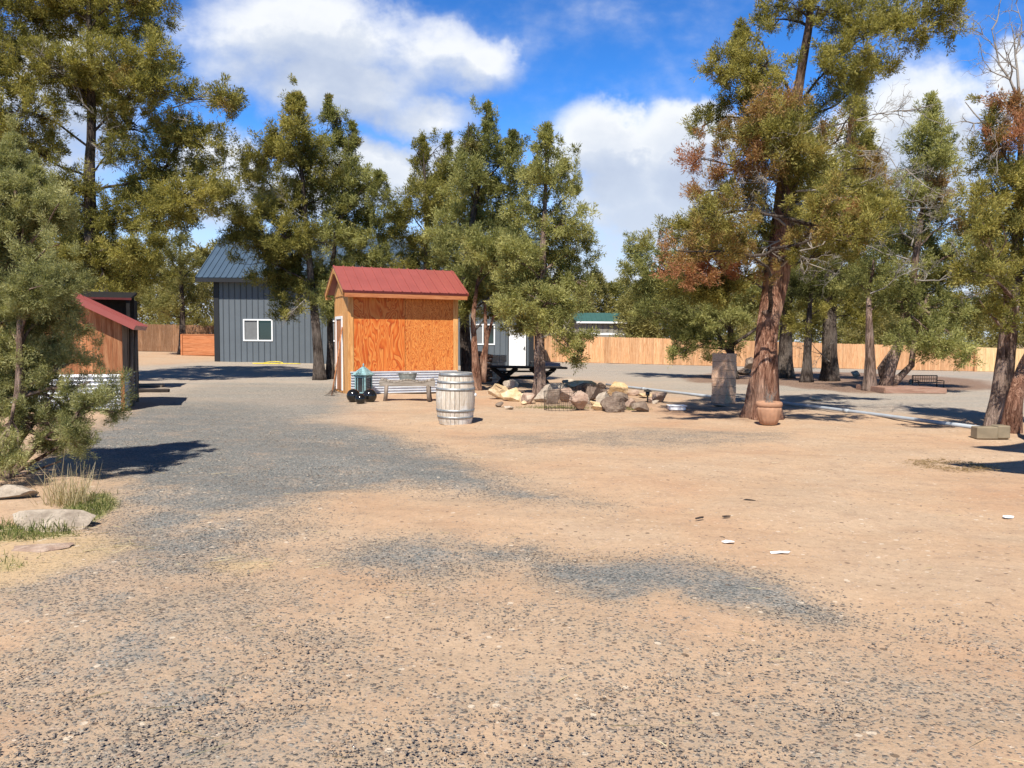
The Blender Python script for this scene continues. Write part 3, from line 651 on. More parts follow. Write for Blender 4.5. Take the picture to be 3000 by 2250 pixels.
# shading bush at the left edge, close to the camera
tree(15, 1405, None, [(30, 1300), (55, 1150), (60, 950), (50, 750), (45, 560)],
     [(60, 900, 130, 90, 'e', 0, .2), (40, 760, 140, 90, 'e', 0, .3), (60, 620, 130, 90, 'e', 0, .2), (30, 1040, 140, 80, 'e', 0, .2), (110, 850, 80, 70), (40, 480, 80, 70, 'c'), (100, 560, 60, 60, 'c'), (20, 600, 100, 80), (150, 640, 50, 50), (170, 600, 30, 35),
      (60, 700, 110, 70), (170, 720, 45, 45), (120, 810, 80, 60), (195, 830, 35, 35), (150, 920, 60, 50), (215, 960, 30, 35), (110, 1030, 90, 55), (215, 1060, 35, 30), (-60, 900, 90, 200), (-50, 1150, 90, 90),
      (60, 1120, 100, 60), (170, 1130, 70, 45), (260, 1120, 40, 30), (325, 1165, 28, 38), (335, 1205, 20, 28), (280, 1180, 35, 30), (120, 1210, 70, 40), (205, 1210, 35, 28), (40, 1240, 70, 45), (215, 1280, 30, 22), (160, 1310, 40, 22), (235, 1320, 22, 16), (0, 1330, 50, 50)],
     'grey green juniper bush with low spreading branches at the left edge', 33, 'fol_grey', 'bark_mid', .13, 54, .055, .009, 6.5, .055, name='juniper_bush', twigs=.35, gap=-.01, flare=1.3,
     extra=(([(20, 1400), (110, 1310), (200, 1240), (300, 1150)], .03), ([(15, 1400), (120, 1340), (200, 1290), (255, 1300)], .024), ([(10, 1395), (60, 1290), (130, 1200), (180, 1100)], .028), ([(25, 1405), (110, 1375), (180, 1350)], .016)))
tree(535, 1022, 47., [(535, 920), (530, 800), (525, 690)],
     [(525, 700, 45, 60, 'c'), (500, 770, 60, 45), (570, 790, 50, 50), (480, 850, 70, 45), (560, 860, 70, 45), (600, 900, 40, 40), (520, 920, 70, 35), (450, 900, 50, 40), (470, 700, 40, 40)],
     'small sparse juniper between the cabin and the grey metal barn', 44, 'fol_far', 'bark_dark', .42, 22, .24, .055, 1.7, .2, gap=.08)
tree(938, 1113, None, [(928, 980), (915, 850), (900, 700), (885, 520), (865, 300)],
     [(865, 350, 70, 95, 'c'), (850, 450, 90, 80), (800, 470, 60, 70, 'c'), (740, 500, 40, 50), (700, 470, 25, 25), (900, 500, 80, 70), (780, 570, 90, 60), (880, 610, 110, 70), (740, 620, 70, 45), (720, 680, 60, 45), (690, 690, 35, 40), (820, 690, 110, 60), (900, 720, 90, 60), (760, 750, 80, 40), (850, 790, 90, 50), (780, 810, 60, 30), (905, 830, 60, 45), (850, 860, 45, 30), (830, 920, 38, 25), (860, 895, 30, 20)],
     'left of two junipers in front of the grey barn, branches over its roof', 5, 'fol_olive', 'bark_dark', .27, 24, .15, .036, 2.8, .17, fans=((905, 870, 830, 940, .8), (900, 640, 760, 560, .7)), gap=.04, tonebias=.0)
tree(968, 1112, 28.7, [(968, 980), (965, 850), (985, 680), (1010, 520), (1030, 400)],
     [(965, 370, 52, 80, 'c'), (1035, 460, 58, 90, 'c'), (985, 480, 70, 70), (1050, 560, 80, 70), (960, 590, 90, 70), (1110, 560, 50, 60, 'c'), (1030, 650, 100, 60), (1120, 650, 60, 70), (960, 700, 80, 60), (1060, 730, 90, 60), (1130, 750, 50, 50), (980, 800, 80, 50), (1050, 810, 70, 40), (960, 870, 50, 40), (975, 920, 35, 30)],
     'right of two junipers in front of the grey barn, thinner trunk beside the tan shed', 7, 'fol_green', 'bark_dark', .27, 24, .15, .036, 2.8, .13, gap=.03)
tree(1255, 1105, 29.5, [(1255, 950), (1250, 800), (1250, 600), (1240, 450)],
     [(1238, 480, 42, 80, 'c'), (1310, 470, 45, 70, 'c'), (1240, 580, 80, 60), (1310, 560, 70, 60), (1190, 640, 60, 60, 'c'), (1260, 670, 100, 60), (1180, 710, 70, 50), (1270, 750, 110, 50), (1190, 780, 80, 35), (1330, 660, 70, 70), (1280, 800, 90, 40)],
     'juniper rising behind the red roof of the tan shed', 9, 'fol_olive', 'bark_dark', .28, 24, .15, .036, 2.7, .2, gap=.02)
tree(1372, 1130, None, [(1362, 1000), (1358, 880), (1375, 700), (1400, 550), (1430, 360)],
     [(1428, 390, 48, 80, 'c'), (1372, 420, 38, 75, 'c'), (1500, 460, 42, 70, 'c'), (1430, 490, 80, 60), (1370, 520, 60, 60), (1490, 560, 80, 60), (1400, 590, 100, 70), (1340, 660, 90, 60), (1430, 690, 110, 70), (1500, 650, 60, 60), (1350, 750, 100, 50), (1440, 790, 100, 50), (1390, 820, 80, 50), (1350, 860, 60, 40), (1370, 920, 35, 35)],
     'tallest juniper of the cluster right of the shed, its dark trunk against the shed', 13, 'fol_green', 'bark_dark', .26, 26, .14, .034, 2.8, .19, gap=.03)
tree(1398, 1145, None, [(1392, 1040), (1385, 940), (1400, 820), (1440, 700)],
     [(1420, 720, 90, 60), (1480, 760, 80, 60), (1440, 830, 90, 55), (1500, 850, 70, 50), (1400, 800, 70, 50), (1470, 910, 70, 35), (1520, 790, 60, 50)],
     'juniper with reddish slender trunk beside the wood pile', 17, 'fol_green', 'bark_red', .24, 26, .13, .032, 2.8, .11, gap=.0, tonebias=.08, extra=(([(1398, 1100), (1425, 1000), (1445, 930), (1500, 890)], .06), ([(1415, 1120), (1425, 1000), (1420, 880)], .09)))
tree(1583, 1163, None, [(1582, 1080), (1580, 940), (1590, 760), (1598, 560), (1602, 400)],
     [(1602, 450, 48, 75, 'c'), (1565, 490, 30, 50, 'c'), (1655, 530, 35, 55, 'c'), (1600, 550, 70, 50), (1690, 590, 35, 40, 'c'), (1560, 640, 80, 60), (1650, 650, 75, 60), (1590, 730, 100, 60), (1690, 740, 55, 60), (1520, 760, 70, 60), (1640, 810, 95, 55), (1540, 850, 80, 55), (1700, 830, 40, 50), (1600, 890, 95, 50), (1500, 900, 60, 35), (1665, 905, 50, 30), (1560, 950, 70, 35), (1615, 960, 60, 30), (1700, 990, 45, 25), (1670, 1020, 30, 18), (1715, 1000, 30, 20), (1510, 960, 40, 20), (1690, 1050, 20, 14)],
     'pointed juniper standing among the rocks by the picnic table', 19, 'fol_green', 'bark_mid', .23, 28, .125, .030, 2.9, .15, gap=.0, tonebias=.08, fans=((1585, 990, 1700, 960, .8),))
tree(2232, 1226, None, [(2240, 1100), (2250, 950), (2268, 820), (2290, 620), (2312, 420), (2345, 220), (2372, 60), (2380, -160)],
     [(2170, 140, 50, 70, 'c'), (2130, 200, 60, 50), (2210, 210, 70, 60), (2160, 280, 70, 50), (2240, 280, 60, 45), (2290, 20, 80, 45), (2250, 60, 45, 30), (2400, 20, 60, 50), (2460, 60, 80, 55), (2530, 110, 75, 55), (2480, 150, 80, 45), (2600, 40, 70, 45), (2640, 90, 60, 35), (2740, 20, 75, 40), (2790, 40, 45, 35), (2770, 100, 55, 35), (2690, 120, 50, 30), (2560, 200, 70, 40), (2500, 240, 60, 35), (2440, 200, 45, 35),
      (2150, 350, 60, 45, 'e', .15), (2060, 375, 38, 32), (2110, 420, 70, 35, 'e', .3), (2060, 470, 60, 45, 'e', .5), (2150, 490, 90, 50, 'e', .5), (2240, 500, 70, 50, 'e', .25), (2330, 320, 70, 40), (2270, 330, 80, 45, 'e', .1, -1.3), (2330, 440, 90, 50, 'e', .1, -1.3), (2260, 490, 70, 40, 'e', .3, -1.2), (2300, 390, 80, 45, 'e', 0., -1.4), (2210, 400, 60, 40, 'e', .2, -1.), (2380, 500, 60, 35, 'e', 0., -1.2), (2340, 530, 40, 25, 'e', 0., -1.), (2420, 300, 50, 35), (2360, 390, 95, 55), (2300, 430, 80, 50), (2400, 460, 80, 45), (2250, 350, 60, 40), (2080, 560, 70, 35, 'e', .45), (2160, 590, 80, 40, 'e', .2), (2240, 590, 50, 35), (2420, 560, 60, 40), (2480, 400, 60, 40, 'e', .3), (2500, 330, 60, 40),
      (1990, 690, 70, 40), (2090, 640, 90, 50, 'e', .1, -2.4), (2010, 740, 80, 40, 'e', .2, -2.6), (2400, 620, 80, 45, 'e', 0., -2.4), (2500, 690, 80, 40, 'e', .2, -2.6), (2600, 640, 70, 40, 'e', 0., -2.4), (2450, 540, 80, 40, 'e', 0., -2.6), (2130, 740, 50, 30, 'e', .3, -2.), (1930, 720, 50, 35), (2060, 660, 80, 45), (2130, 700, 90, 50), (2200, 660, 60, 40), (2020, 760, 80, 35), (2080, 790, 75, 38, 'e', .9), (2150, 800, 60, 35, 'e', .9), (2010, 810, 60, 35, 'e', .55), (2200, 760, 50, 35), (2130, 860, 100, 35), (2030, 860, 90, 35), (2240, 850, 30, 30), (2480, 640, 90, 45, 'e', .5), (2550, 590, 80, 40), (2400, 680, 60, 40), (2440, 740, 70, 40), (2560, 500, 70, 40, 'e', .3)],
     'massive juniper with thick reddish trunk behind the terracotta pot, partly browned foliage', 23, 'fol_olive', 'bark_red', .19, 30, .095, .022, 3.0, .235, gap=-.02, flare=1.9, tonebias=.0,
     fans=((2290, 780, 2420, 690, 1.0), (2280, 720, 2440, 800, .8), (2300, 640, 2560, 720, .9), (2320, 600, 2620, 560, 1.), (2330, 560, 2700, 640, .9), (2300, 660, 2150, 560, .8), (2310, 520, 2080, 600, .7), (2340, 400, 2640, 300, .95), (2290, 700, 2140, 760, .6), (2320, 480, 2560, 420, .8)),
     knots=((2247, 915, 7), (2250, 1121, 5)), extra=(([(2246, 1010), (2268, 930), (2296, 820), (2318, 640), (2340, 460)], .15),))
tree(2300, 1108, None, [(2300, 1000), (2305, 880), (2330, 700), (2350, 500)],
     [(2330, 640, 90, 60), (2400, 560, 80, 60), (2300, 740, 100, 60), (2400, 700, 100, 70), (2300, 830, 90, 50), (2400, 820, 90, 60), (2480, 540, 70, 70), (2200, 880, 80, 40), (2350, 900, 80, 35)],
     'dark trunked juniper close behind the thick reddish trunk', 27, 'fol_green', 'bark_dark', .28, 22, .16, .038, 2.6, .27, gap=.04)
tree(2362, 1108, 28.8, [(2366, 1000), (2372, 900), (2385, 780)],
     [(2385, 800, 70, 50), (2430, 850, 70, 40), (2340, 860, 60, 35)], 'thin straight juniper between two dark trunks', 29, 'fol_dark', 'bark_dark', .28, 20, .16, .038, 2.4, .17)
tree(2432, 1115, None, [(2430, 1000), (2435, 880), (2450, 700), (2480, 480), (2498, 260)],
     [(2498, 300, 45, 70, 'c'), (2480, 400, 80, 60), (2540, 470, 60, 60, 'c'), (2450, 520, 90, 60), (2540, 600, 90, 60, 'e', .15), (2440, 650, 100, 60), (2540, 720, 100, 60), (2600, 780, 90, 60), (2560, 880, 90, 50), (2430, 780, 110, 60), (2530, 840, 90, 50), (2440, 880, 100, 40), (2350, 950, 60, 25), (2520, 930, 60, 30), (2620, 700, 80, 60)],
     'thick dark juniper trunk in the shaded ring of dirt, widest at its foot', 31, 'fol_olive', 'bark_dark', .28, 24, .16, .038, 2.6, .27, gap=.06, fans=((2440, 700, 2620, 620, .9), (2430, 1060, 2330, 1000, .8)))
tree(2548, 1145, None, [(2550, 1050), (2546, 930), (2545, 860), (2560, 760)],
     [(2560, 790, 70, 45), (2620, 830, 70, 40), (2500, 820, 60, 40), (2590, 880, 60, 30)], 'pale barked juniper trunk nearest the low wooden platform', 35, 'fol_green', 'bark_mid', .24, 22, .13, .032, 2.5, .17, fans=((2550, 860, 2640, 790, 1.),))
tree(2590, 1140, 24.4, [(2615, 1060), (2650, 960), (2670, 860), (2690, 700), (2715, 520), (2728, 300)],
     [(2727, 345, 42, 65, 'c'), (2700, 430, 55, 55), (2760, 440, 30, 40, 'c'), (2730, 500, 80, 45), (2650, 560, 70, 45), (2780, 560, 75, 50, 'e', .2), (2700, 620, 100, 55), (2810, 640, 70, 50, 'e', .2), (2640, 700, 100, 55), (2760, 720, 100, 60), (2850, 740, 60, 50), (2870, 820, 60, 60), (2860, 660, 40, 40), (2680, 800, 110, 55), (2800, 820, 90, 50), (2620, 880, 90, 45), (2740, 900, 110, 45), (2840, 900, 60, 50), (2700, 970, 90, 30), (2780, 1010, 80, 28), (2840, 1045, 50, 20), (2720, 1040, 60, 22), (2660, 1000, 60, 22)],
     'leaning many stemmed juniper over the wire bench, low branches sweeping right', 37, 'fol_green', 'bark_mid', .26, 26, .145, .034, 2.7, .15, gap=.03, tonebias=.05,
     extra=(([(2600, 1140), (2580, 1080), (2650, 980), (2640, 880)], .14), ([(2610, 1130), (2670, 1070), (2680, 980), (2720, 860)], .12)), fans=((2660, 760, 2450, 700, 1.), (2670, 700, 2560, 560, .9), (2680, 820, 2820, 760, .9), (2670, 720, 2790, 620, .9)))
tree(2148, 1100, 31., [(2140, 1000), (2138, 900), (2120, 780)],
     [(1865, 740, 45, 45), (1865, 810, 45, 40), (1930, 790, 70, 50), (1895, 880, 50, 45), (1960, 860, 90, 50), (2040, 900, 90, 45), (1930, 920, 80, 40), (2020, 960, 80, 35), (2110, 940, 80, 45), (2010, 1010, 40, 35), (1985, 1040, 30, 18), (2110, 1020, 50, 22), (2090, 1045, 40, 18), (2150, 850, 90, 60)],
     'wide low juniper behind the plywood pillar, dark boughs hanging to the ground', 39, 'fol_green', 'bark_dark', .30, 24, .17, .04, 2.7, .15, gap=.03,
     extra=(([(2148, 1050), (2100, 980), (2050, 930), (1950, 880)], .10), ([(2148, 1010), (2220, 960), (2290, 950)], .08)))
tree(2918, 1256, None, [(2935, 1120), (2955, 960), (2975, 800), (2985, 600), (2995, 300)],
     [(2955, 300, 50, 40, 'e', .6), (2900, 360, 35, 60, 'c'), (2935, 420, 60, 50, 'e', .5), (2990, 380, 60, 60, 'e', .3), (2880, 470, 42, 50), (2940, 530, 70, 50), (3000, 500, 50, 60), (2890, 580, 50, 50), (2960, 640, 80, 60), (2900, 690, 50, 50), (3030, 620, 60, 80), (2930, 760, 75, 50), (2850, 800, 50, 40, 'e', 0., -1.8), (2880, 660, 50, 50, 'e', 0., -2.), (2990, 830, 80, 60), (2900, 830, 55, 40), (2940, 900, 60, 35), (3060, 750, 80, 120), (2870, 880, 40, 30)],
     'leaning juniper at the right edge with a straight brown trunk', 41, 'fol_olive', 'bark_mid', .18, 30, .09, .021, 3., .165, gap=-.1, flare=1.35,
     fans=((2985, 330, 2940, 40, .9), (2990, 300, 2985, 20, .9), (2985, 420, 2860, 330, .9), (2980, 900, 2880, 800, .8)))
tree(2962, 1262, 13.3, [(2970, 1180), (2995, 1080), (3050, 980), (3110, 850), (3150, 600)],
     [(3130, 700, 90, 90), (3170, 560, 80, 90), (3080, 900, 60, 40), (3020, 960, 25, 25)],
     'red barked juniper trunk bending out of the right edge', 43, 'fol_olive', 'bark_red', .2, 26, .1, .024, 2.6, .12)

# ---- far woods beyond the fences: one mass
def woods():
    rng = np.random.default_rng(77); protos = []
    for k in range(5):
        Pc = []; O = []; S = []; T = []
        for j in range(420):
            t = rng.random()**.8; a = rng.uniform(0, 2*PI); w = 2.1*(1-t)**.62*(.75+.5*mnoise.noise(Vector((math.cos(a)*1.5, math.sin(a)*1.5, t*4+k*7)))+.25)
            r = w*rng.uniform(.5, 1.1); p = (math.cos(a)*r, math.sin(a)*r, .6+t*6.)
            if mnoise.noise(Vector(p)*.9+Vector((k*5, 0, 0))) < -.22: continue
            Pc.append(p); O.append((math.cos(a), math.sin(a), .5)); S.append(.42); T.append(.45+.3*mnoise.noise(Vector(p)*.5)+.1*rng.normal())
        V, tn, dd = foliage(np.array(Pc), np.array(O), np.array(S), 20, .26, .07, np.array(T), np.zeros(len(T))+.0, rng); protos.append((V, tn, dd))
    Vs = []; Ts = []; Ds = []
    spots = [(P(px, 1000, D).x, D, h) for px, D, h in
             [(1745, 78, 1.2), (1790, 80, 1.2), (1850, 62, .92), (1905, 64, 1.08), (1960, 60, 1.0), (2020, 62, 1.05), (2080, 66, 1.), (2140, 60, 1.), (2200, 70, 1.1), (2270, 64, .9), (2340, 66, 1.1), (2420, 63, .95), (2490, 66, 1.05), (2560, 62, .9), (2640, 66, 1.0), (2710, 64, .9), (2780, 68, 1.), (2840, 66, .85), (2900, 68, .95), (2970, 66, .9), (3050, 70, 1.), (3150, 66, 1.), (3260, 68, 1.),
              (380, 58, 1.1), (450, 62, 1.2), (520, 57, 1.0), (590, 60, 1.15), (640, 66, 1.3), (310, 60, 1.2), (220, 58, 1.3), (100, 60, 1.4), (0, 62, 1.3), (-120, 60, 1.3), (700, 68, 1.), (1650, 70, .8), (1600, 66, .75), (1700, 74, .9)]]
    for k in range(34): 
        D = rng.uniform(74, 120); spots.append((rng.uniform(-.85, .85)*D, D, rng.uniform(.9, 1.35)))
    for i, (x, y, h) in enumerate(spots):
        V, tn, dd = protos[i % 5]; a = rng.uniform(0, 6.28); ca, sa = math.cos(a), math.sin(a); w = h*rng.uniform(.95, 1.35)
        Vs.append(np.stack([(V[:, 0]*ca-V[:, 1]*sa)*w+x, (V[:, 0]*sa+V[:, 1]*ca)*w+y, V[:, 2]*h*rng.uniform(.9, 1.05)+g(x, y)-.2], 1)); Ts.append(np.clip(tn+rng.uniform(-.12, .18), 0, 1)); Ds.append(dd+rng.uniform(0, .12))
    V = np.concatenate(Vs); link('distant_trees', mesh_np('distant_trees', V, np.arange(len(V)), 4, {'tone': np.concatenate(Ts), 'dead': np.concatenate(Ds)}), M['fol_far'], None, None,
                                 label='wood of olive green junipers beyond the board fences', cat='woods', kind='stuff')
woods()

# ------------------------------------------------------------------ buildings
def window(root, x0, x1, z0, z1, y, split=True, n=-1):
    w, h = x1-x0, z1-z0; cx, cz = (x0+x1)/2, (z0+z1)/2; f = .07
    fr = MB()
    fr.box((cx, y-.03, z0+f/2), (w, .08, f)); fr.box((cx, y-.03, z1-f/2), (w, .08, f))
    fr.box((x0+f/2, y-.03, cz), (f, .08, h-2*f)); fr.box((x1-f/2, y-.03, cz), (f, .08, h-2*f))
    if split: fr.box((cx, y-.028, cz), (f*.9, .07, h-2*f))
    wo = fr.build('window', M['white'], root)
    a = MB(); a.box(((x0+cx)/2, y+.0, cz), (w/2-.02, .012, h-.04)); a.build('screen' if split else 'pane', M['blind'], wo)
    b = MB(); b.box(((x1+cx)/2, y+.012, cz), (w/2-.02, .012, h-.04)); b.build('pane', M['glass'], wo)
    return wo
def barn():
    L0 = Vector((-15.72, 41.0, 0)); root = empty('metal_barn', L0, R(2), label='tall blue grey metal sided barn with black corner trim and white door', cat='barn')
    W, H, dep, ov = 16.85, 4.84, 7.4, .62; hr = 7.15
    wins = [(1.47, 3.02, 1.30, 2.46), (5.95, 7.3, 1.30, 2.42), (13.5, 14.8, 1.18, 2.3)]; door = (15.5, 16.5, -.0, 2.16)
    holes = sorted([(a, b, c, d) for a, b, c, d in wins]+[door])
    wl = MB(); x = 0.
    for a, b, c, d in holes:
        wl.box(((x+a)/2, .06, (H-.4)/2), (a-x, .12, H+.4))
        if c > .3: wl.box(((a+b)/2, .06, (c-.4)/2), (b-a, .12, c+.4))
        wl.box(((a+b)/2, .06, (d+H)/2), (b-a, .12, H-d)); x = b
    wl.box(((x+W)/2, .06, (H-.4)/2), (W-x, .12, H+.4))
    wl.box((.06, dep/2+.06, (H-.4)/2), (.12, dep-.12, H+.4)); wl.box((W-.06, dep/2+.06, (H-.4)/2), (.12, dep-.12, H+.4)); wl.box((W/2, dep+.06, (H-.4)/2), (W, .12, H+.4))
    for xx in (.0, W-.12): wl.add([(xx, 0, H), (xx, dep, H), (xx, dep/2, hr-.12), (xx+.12, 0, H), (xx+.12, dep, H), (xx+.12, dep/2, hr-.12)], [(0, 1, 2), (5, 4, 3), (0, 3, 4, 1), (1, 4, 5, 2), (2, 5, 3, 0)])
    wl.build('wall', M['siding'], root)
    rb = MB(); xx = .43; sp = .305
    while xx < W-.2:
        segs = [(-.2, H)]
        for a, b, c, d in holes:
            if a-.05 < xx < b+.05: segs = ([(-.2, c-.05)] if c > .3 else [])+[(d+.06, H)]
        for z0, z1 in segs: rb.box((xx, -.012, (z0+z1)/2), (.03, .03, z1-z0))
        xx += sp
    for y in np.arange(.4, dep, .305): rb.box((-.012, y, H/2), (.03, .03, H)); rb.box((W+.012, y, H/2), (.03, .03, H))
    rb.build('siding_rib', M['rib'], root)
    ct = MB(); ct.box((.09, -.02, H/2-.1), (.26, .06, H+.2)); ct.build('corner_trim', M['blacktrim'], root)
    ct = MB(); ct.box((W-.09, -.02, H/2-.1), (.26, .06, H+.2)); ct.build('corner_trim', M['blacktrim'], root)
    fd = MB(); fd.box((W/2, -.008, .0), (W-.6, .05, .10)); fd.build('foundation', M['concrete'], root)
    # roof
    sl = (hr-H)/(dep/2); x0, x1 = -.75, W+.75; ye = -ov; ze = H-sl*ov+.14; yr = dep/2
    rf = MB(); n = Vector((0, -sl, 1)).normalized()
    rf.slab([(x0, ye, ze), (x1, ye, ze), (x1, yr, hr+.14), (x0, yr, hr+.14)], n, .05)
    rf.slab([(x1, dep+ov, ze), (x0, dep+ov, ze), (x0, yr, hr+.14), (x1, yr, hr+.14)], Vector((0, sl, 1)), .05)
    xx = x0+.02
    while xx < x1:
        a = Vector((xx, ye-.01, ze)); b = Vector((xx, yr, hr+.14)); m = (a+b)/2+n*.018; ln = (b-a).length
        rf.box(m, (.05, ln, .036), rot=Matrix.Rotation(math.atan(sl), 4, 'X')); xx += .305
    roof = rf.build('roof', M['bluemetal'], root)
    rc = MB(); rc.box((W/2, yr, hr+.17), (x1-x0, .3, .05)); rc.build('ridge_cap', M['bluemetal'], roof)
    fs = MB(); fs.box((W/2, ye-.015, ze-.14), (x1-x0, .03, .2))
    ang = math.atan(sl); ln = math.hypot(yr-ye, hr+.14-ze)
    for xq in (x0-.012, x1+.012): fs.box((xq, (ye+yr)/2, (ze+hr+.14)/2-.1), (.024, ln, .2), rot=Matrix.Rotation(ang, 4, 'X'))
    fs.build('fascia', M['blacktrim'], root)
    sf = MB(); sf.box((W/2, -ov/2, ze-.06), (W+1.3, ov-.04, .02)); sf.build('soffit', M['blacktrim'], root)
    for i, (a, b, c, d) in enumerate(wins): window(root, a, b, c, d, .03)
    # door
    a, b, c, d = door; dm = MB(); w = b-a
    dm.box(((a+b)/2, .03, (c+d)/2), (w-.06, .05, d-c-.04))
    for zz, hh in ((.25, .62), (1.0, .62)):
        for s in (-1, 1):
            cx = (a+b)/2+s*w*.22; cz = zz+hh/2+.12
            for q in (-1, 1): dm.box((cx+q*.15, .002, cz), (.02, .012, hh)); dm.box((cx, .002, cz+q*hh/2), (.32, .012, .02))
            dm.box((cx, .003, cz), (.24, .012, hh-.12))
    for s in (-1, 1): dm.box(((a+b)/2+s*w*.22, .003, 1.92), (.28, .012, .16))
    do = dm.build('door', M['white'], root)
    hm = MB(); hm.box((b-.11, -.02, 1.02), (.05, .05, .16), bev=.01); hm.box((b-.14, -.05, 1.0), (.12, .02, .025)); hm.build('handle', M['iron'], do)
    fm = MB(); fm.box((a+.015, -.01, d/2), (.05, .08, d)); fm.box((b-.015, -.01, d/2), (.05, .08, d)); fm.box(((a+b)/2, -.01, d+.02), (w+.06, .08, .05)); fm.build('door_frame', M['blacktrim'], root)
barn()

def corr(mb, x0, x1, y, z0, z1, per=.067, amp=.009, Mx=None):
    """corrugated sheet with horizontal ridges"""
    n = int((z1-z0)/per*8); vs = []
    for i in range(n+1):
        z = z0+(z1-z0)*i/n; yy = y-amp*math.sin(2*PI*(z-z0)/per); vs += [(x0, yy, z), (x1, yy, z)]
    fs = [(2*i, 2*i+1, 2*i+3, 2*i+2) for i in range(n)]
    mb.add(vs, fs, Mx, .5, True)
def gable_ribs(mb, x0, x1, ye, ze, yr, zr, sp, col_h=.02, w=.035):
    sl = (zr-ze)/(yr-ye); n = Vector((0, -sl, 1)).normalized(); xx = x0+.02
    while xx < x1:
        a = Vector((xx, ye-.008, ze)); b = Vector((xx, yr, zr)); mb.box((a+b)/2+n*col_h/2, (w, (b-a).length, col_h), rot=Matrix.Rotation(math.atan(sl), 4, 'X')); xx += sp
def shed():
    c = PG(1021, 1157); root = empty('wooden_shed', c, R(24), label='small tan plywood shed with red metal roof and corrugated skirt', cat='shed')
    W, H, dep = 3.16, 2.72, 1.85; ov, og = .34, .21
    zf = .05
    pn = MB(); pn.box((W/2, .03, H/2+.0), (W-.26, .03, H-.02)); pn.build('plywood_panel', M['ply'], root)
    for xx in (.07, W-.07):
        p = MB(); p.box((xx, .035, H/2), (.15, .09, H+.02), bev=.004, tone=.8 if xx < 1 else .6); p.build('corner_post', M['pine'], root)
    sw = MB(); nb = 11
    bw = dep/nb
    for k in range(nb):
        yy = .085+bw*k+bw/2; sw.box((.03, yy, H/2), (.025+.006*(k % 2), bw-.004, H), tone=.45+.35*((k*7) % 5)/5); sw.box((W-.03, yy, H/2), (.025, bw-.004, H), tone=.5)
    # gable triangles, back wall
    hr = 3.42; yr = .05+dep/2
    for xx in (.03, W-.03): sw.slab([(xx-.012, .0, H), (xx-.012, dep+.09, H), (xx-.012, yr, hr-.05)], (-1, 0, 0), -.024, .55)
    sw.box((W/2, dep+.07, H/2), (W-.1, .03, H), tone=.4)
    sw.build('side_wall', M['pine'], root)
    # door in the left wall
    dm = MB(); dm.box((.008, 1.2, 1.08), (.02, .72, 2.0)); d = dm.build('door', M['redboards'], root)
    tm = MB()
    for yy in (.80, 1.60): tm.box((-.006, yy, 1.08), (.03, .09, 2.02))
    tm.box((-.008, 1.2, 2.12), (.03, .9, .08)); tm.build('door_trim', M['white'], root)
    # roof
    sl = (hr+.06-(H+.02))/(yr+ov); ze = H+.02; n = Vector((0, -sl, 1)).normalized(); x0, x1 = -og, W+og
    rf = MB(); rf.slab([(x0, -ov, ze+.08), (x1, -ov, ze+.08), (x1, yr, hr+.14), (x0, yr, hr+.14)], n, .02)
    rf.slab([(x1, 2*yr+ov, ze+.08), (x0, 2*yr+ov, ze+.08), (x0, yr, hr+.14), (x1, yr, hr+.14)], Vector((0, sl, 1)), .02)
    gable_ribs(rf, x0, x1, -ov, ze+.08, yr, hr+.14, .268, .022, .04)
    # shallow minor ribs between
    xx = x0+.02
    while xx < x1-.3:
        for q in (.085, .17):
            a = Vector((xx+q+.01, -ov, ze+.08)); b = Vector((xx+q+.01, yr, hr+.14)); rf.box((a+b)/2+n*.003, (.02, (b-a).length, .006), rot=Matrix.Rotation(math.atan(sl), 4, 'X'))
        xx += .268
    ro = rf.build('roof', M['redmetal'], root)
    ang = math.atan(sl); ln = math.hypot(yr+ov, hr-ze+.06)
    for xq in (x0+.03, x1-.03):
        for sg, yc in ((1, (-ov+yr)/2), (-1, yr+(ov+yr)/2)):
            rk = MB(); rk.box((xq, yc, (ze+hr+.12)/2-.03), (.04, ln-.05, .12), rot=Matrix.Rotation(sg*ang, 4, 'X'), tone=.1); rk.build('rake_board', M['pine'], root)
    for t_ in (0.03, .98):
        yy = -ov+.08+(yr+ov)*t_; zz = ze+.0+(hr-ze+.04)*t_-.06
        for y_, z_ in ((yy, zz), (2*yr-yy+.02, zz-.003)):
            rk = MB(); rk.box((x0/2, y_, z_), (abs(x0)-.04, .05, .08), tone=.8); rk.build('lookout', M['pine'], root)
    fm = MB(); fm.box((W/2, -ov+.02, ze-.035), (x1-x0-.1, .035, .12), tone=.35); fm.build('fascia_board', M['horiz'], root)
    de = MB(); de.box((W/2, -ov+.0, ze+.045), (x1-x0, .012, .05)); de.build('drip_edge', M['darkred'], root)
    sk = MB(); corr(sk, .06, W-.05, -.05, .02, .60, .073, .024); sk.build('corrugated_skirt', M['galv'], root)
    tr = MB(); tr.box((W/2, -.045, .62), (W-.08, .05, .035)); tr.build('skirt_cap', M['galv'], root)
shed()

